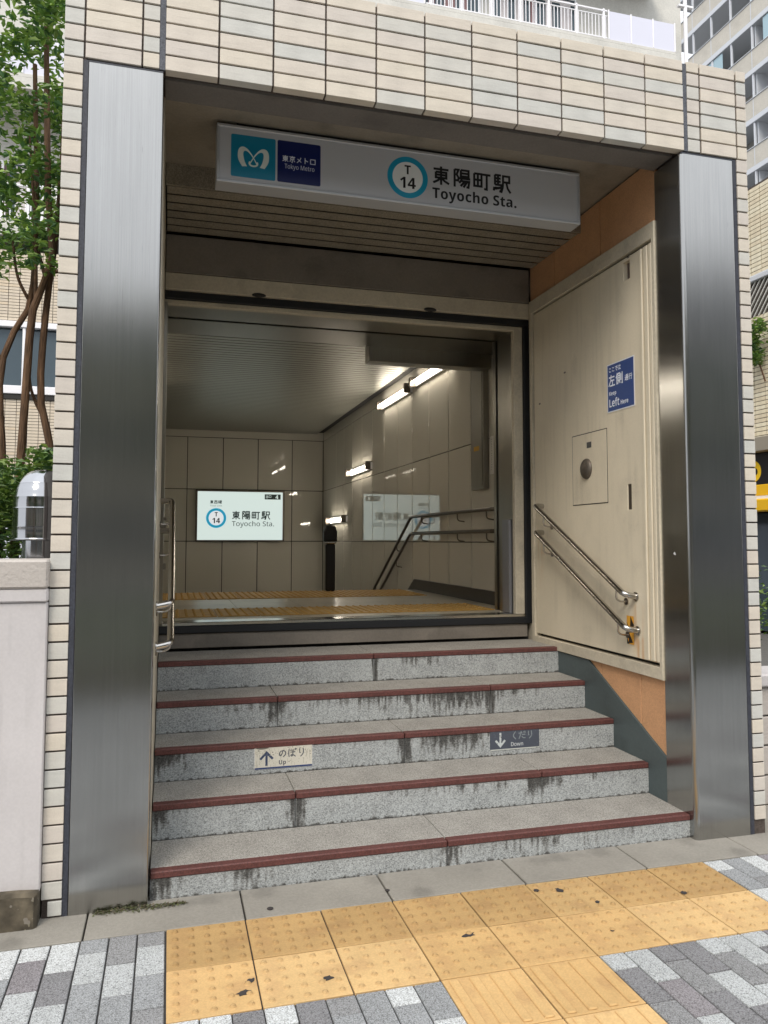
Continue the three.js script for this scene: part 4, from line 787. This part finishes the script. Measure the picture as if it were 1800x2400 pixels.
{
  const o = group('block_wall', null, [3.3, 0, -.45]); tag(o, 'low grey concrete block wall just right of the entrance', 'wall');
  mesh('core', bx(-.2, 1.6, -.02, .66, -.1, .09), M.bed, o);
  for (let j = 0; j < 4; j++) for (let i = 0; i < 5; i++) { const a = -.2 + .39 * i - (j & 1 ? .19 : 0); if (a < -.4) continue; mesh('block', cbox(Math.max(-.2, a) + .004, a + .386, .165 * j + .004, .165 * (j + 1) - .004, -.1, .1, .006), M.coping, o); }
  mesh('coping', cbox(-.22, 1.62, .662, .735, -.13, .13, .01), M.paint, o);
  const pts = []; for (let i = 0; i < 1600; i++) pts.push(new THREE.Vector3(.5 + gauss() * .7, 1.0 + gauss() * .34, gauss() * .35));
  const s = group('flowering_shrub', null, [3.5, 0, -1.6]); tag(s, 'small green shrub with pale yellow flowers behind the block wall', 'shrub'); mesh('foliage', leafCloud(pts, .05, green(.8)), M.leaf, s);
  const fp = []; for (let i = 0; i < 160; i++) fp.push(new THREE.Vector3(.35 + gauss() * .5, 1.38 + gauss() * .06, .1 + gauss() * .2)); mesh('flowers', leafCloud(fp, .05, () => [.75, .72, .35]), M.leaf, s); mesh('stem', limb([[.5, 0, 0], [.48, .5, 0], [.5, 1, 0]], .02, .01), M.bark, s);
}

// ------------------------------------------------------------------ the street behind the camera (mirrored in the steel columns)
structure(mesh('road', bx(-60, 60, -.15, -.1, 6.4, 17), std({ color: hex(72, 74, 76), roughness: .95, map: grainT })));
structure(mesh('kerb', cbox(-60, 60, -.14, .02, 6.2, 6.4, .02), M.concrete));
structure(mesh('verge', bx(-60, 60, -.06, -.02, 4.41, 6.2), std({ color: hex(92, 80, 66), roughness: 1, map: grainT })));
{
  const pts = []; for (let i = 0; i < 9000; i++) pts.push(new THREE.Vector3(rr(-9, 11), rr(.02, .85), rr(4.6, 5.7)));
  tag(stuff(mesh('street_hedge', leafCloud(pts, .1, green(.5)), M.leaf)), 'low hedge along the kerb behind the viewer', 'hedge');
  const spots = [[-7.5, 5.7], [-3.2, 5.6], [1.2, 5.8], [5.6, 5.6], [10, 5.8]]; const names = ['far left', 'left of centre', 'straight behind the viewer', 'right of centre', 'far right'];
  spots.forEach(([x, z], i) => {
    const cl = Array.from({ length: 120 }, () => [x + gauss() * 2.3, 3.2 + gauss() * 1.9, z + 1.2 + gauss() * 1.4, 1]);
    tree('kerb_tree', 'broad tree on the kerb behind the viewer, ' + names[i] + ' in the row', [[x, 0, z], [x + .05, 1, z], [x - .05, 2.2, z], [x, 4, z + .3]], { r0: .11, r1: .07, list: [[[x, 2.2, z], [x + .7, 3.2, z + .3], [x + 1.3, 4, z + .6]], [[x, 2.3, z], [x - .7, 3.1, z + .4], [x - 1.2, 4.0, z + .5]]] }, cl, 22,     .42, .17, .42, 'trees along the kerb behind the viewer');
  });
  for (const [x0, x1, h, c, l] of [[-40, -9, 12, [150, 140, 130], 'wide brown office building across the street, leftmost'], [-8, 9, 9.5, [170, 166, 158], 'grey office building across the street, middle one'], [10, 40, 13, [140, 140, 144], 'tall grey office building across the street, rightmost']]) {
    const o = group('street_building', null, [(x0 + x1) / 2, 0, 24]); tag(o, l, 'building'); const w = (x1 - x0) / 2;
    mesh('wall', bx(-w, w, -.05, h, 0, 10), std({ color: hex(...c), roughness: .9, map: farTileT }), o);
    for (let y = 1; y + 2 < h; y += 3.2) for (let x = -w + 1; x + 2 < w; x += 3) mesh('window', cbox(x, x + 2, y, y + 1.6, -.06, .02, .02), M.glass, o);
  }
}
renderer.render(scene, camera);
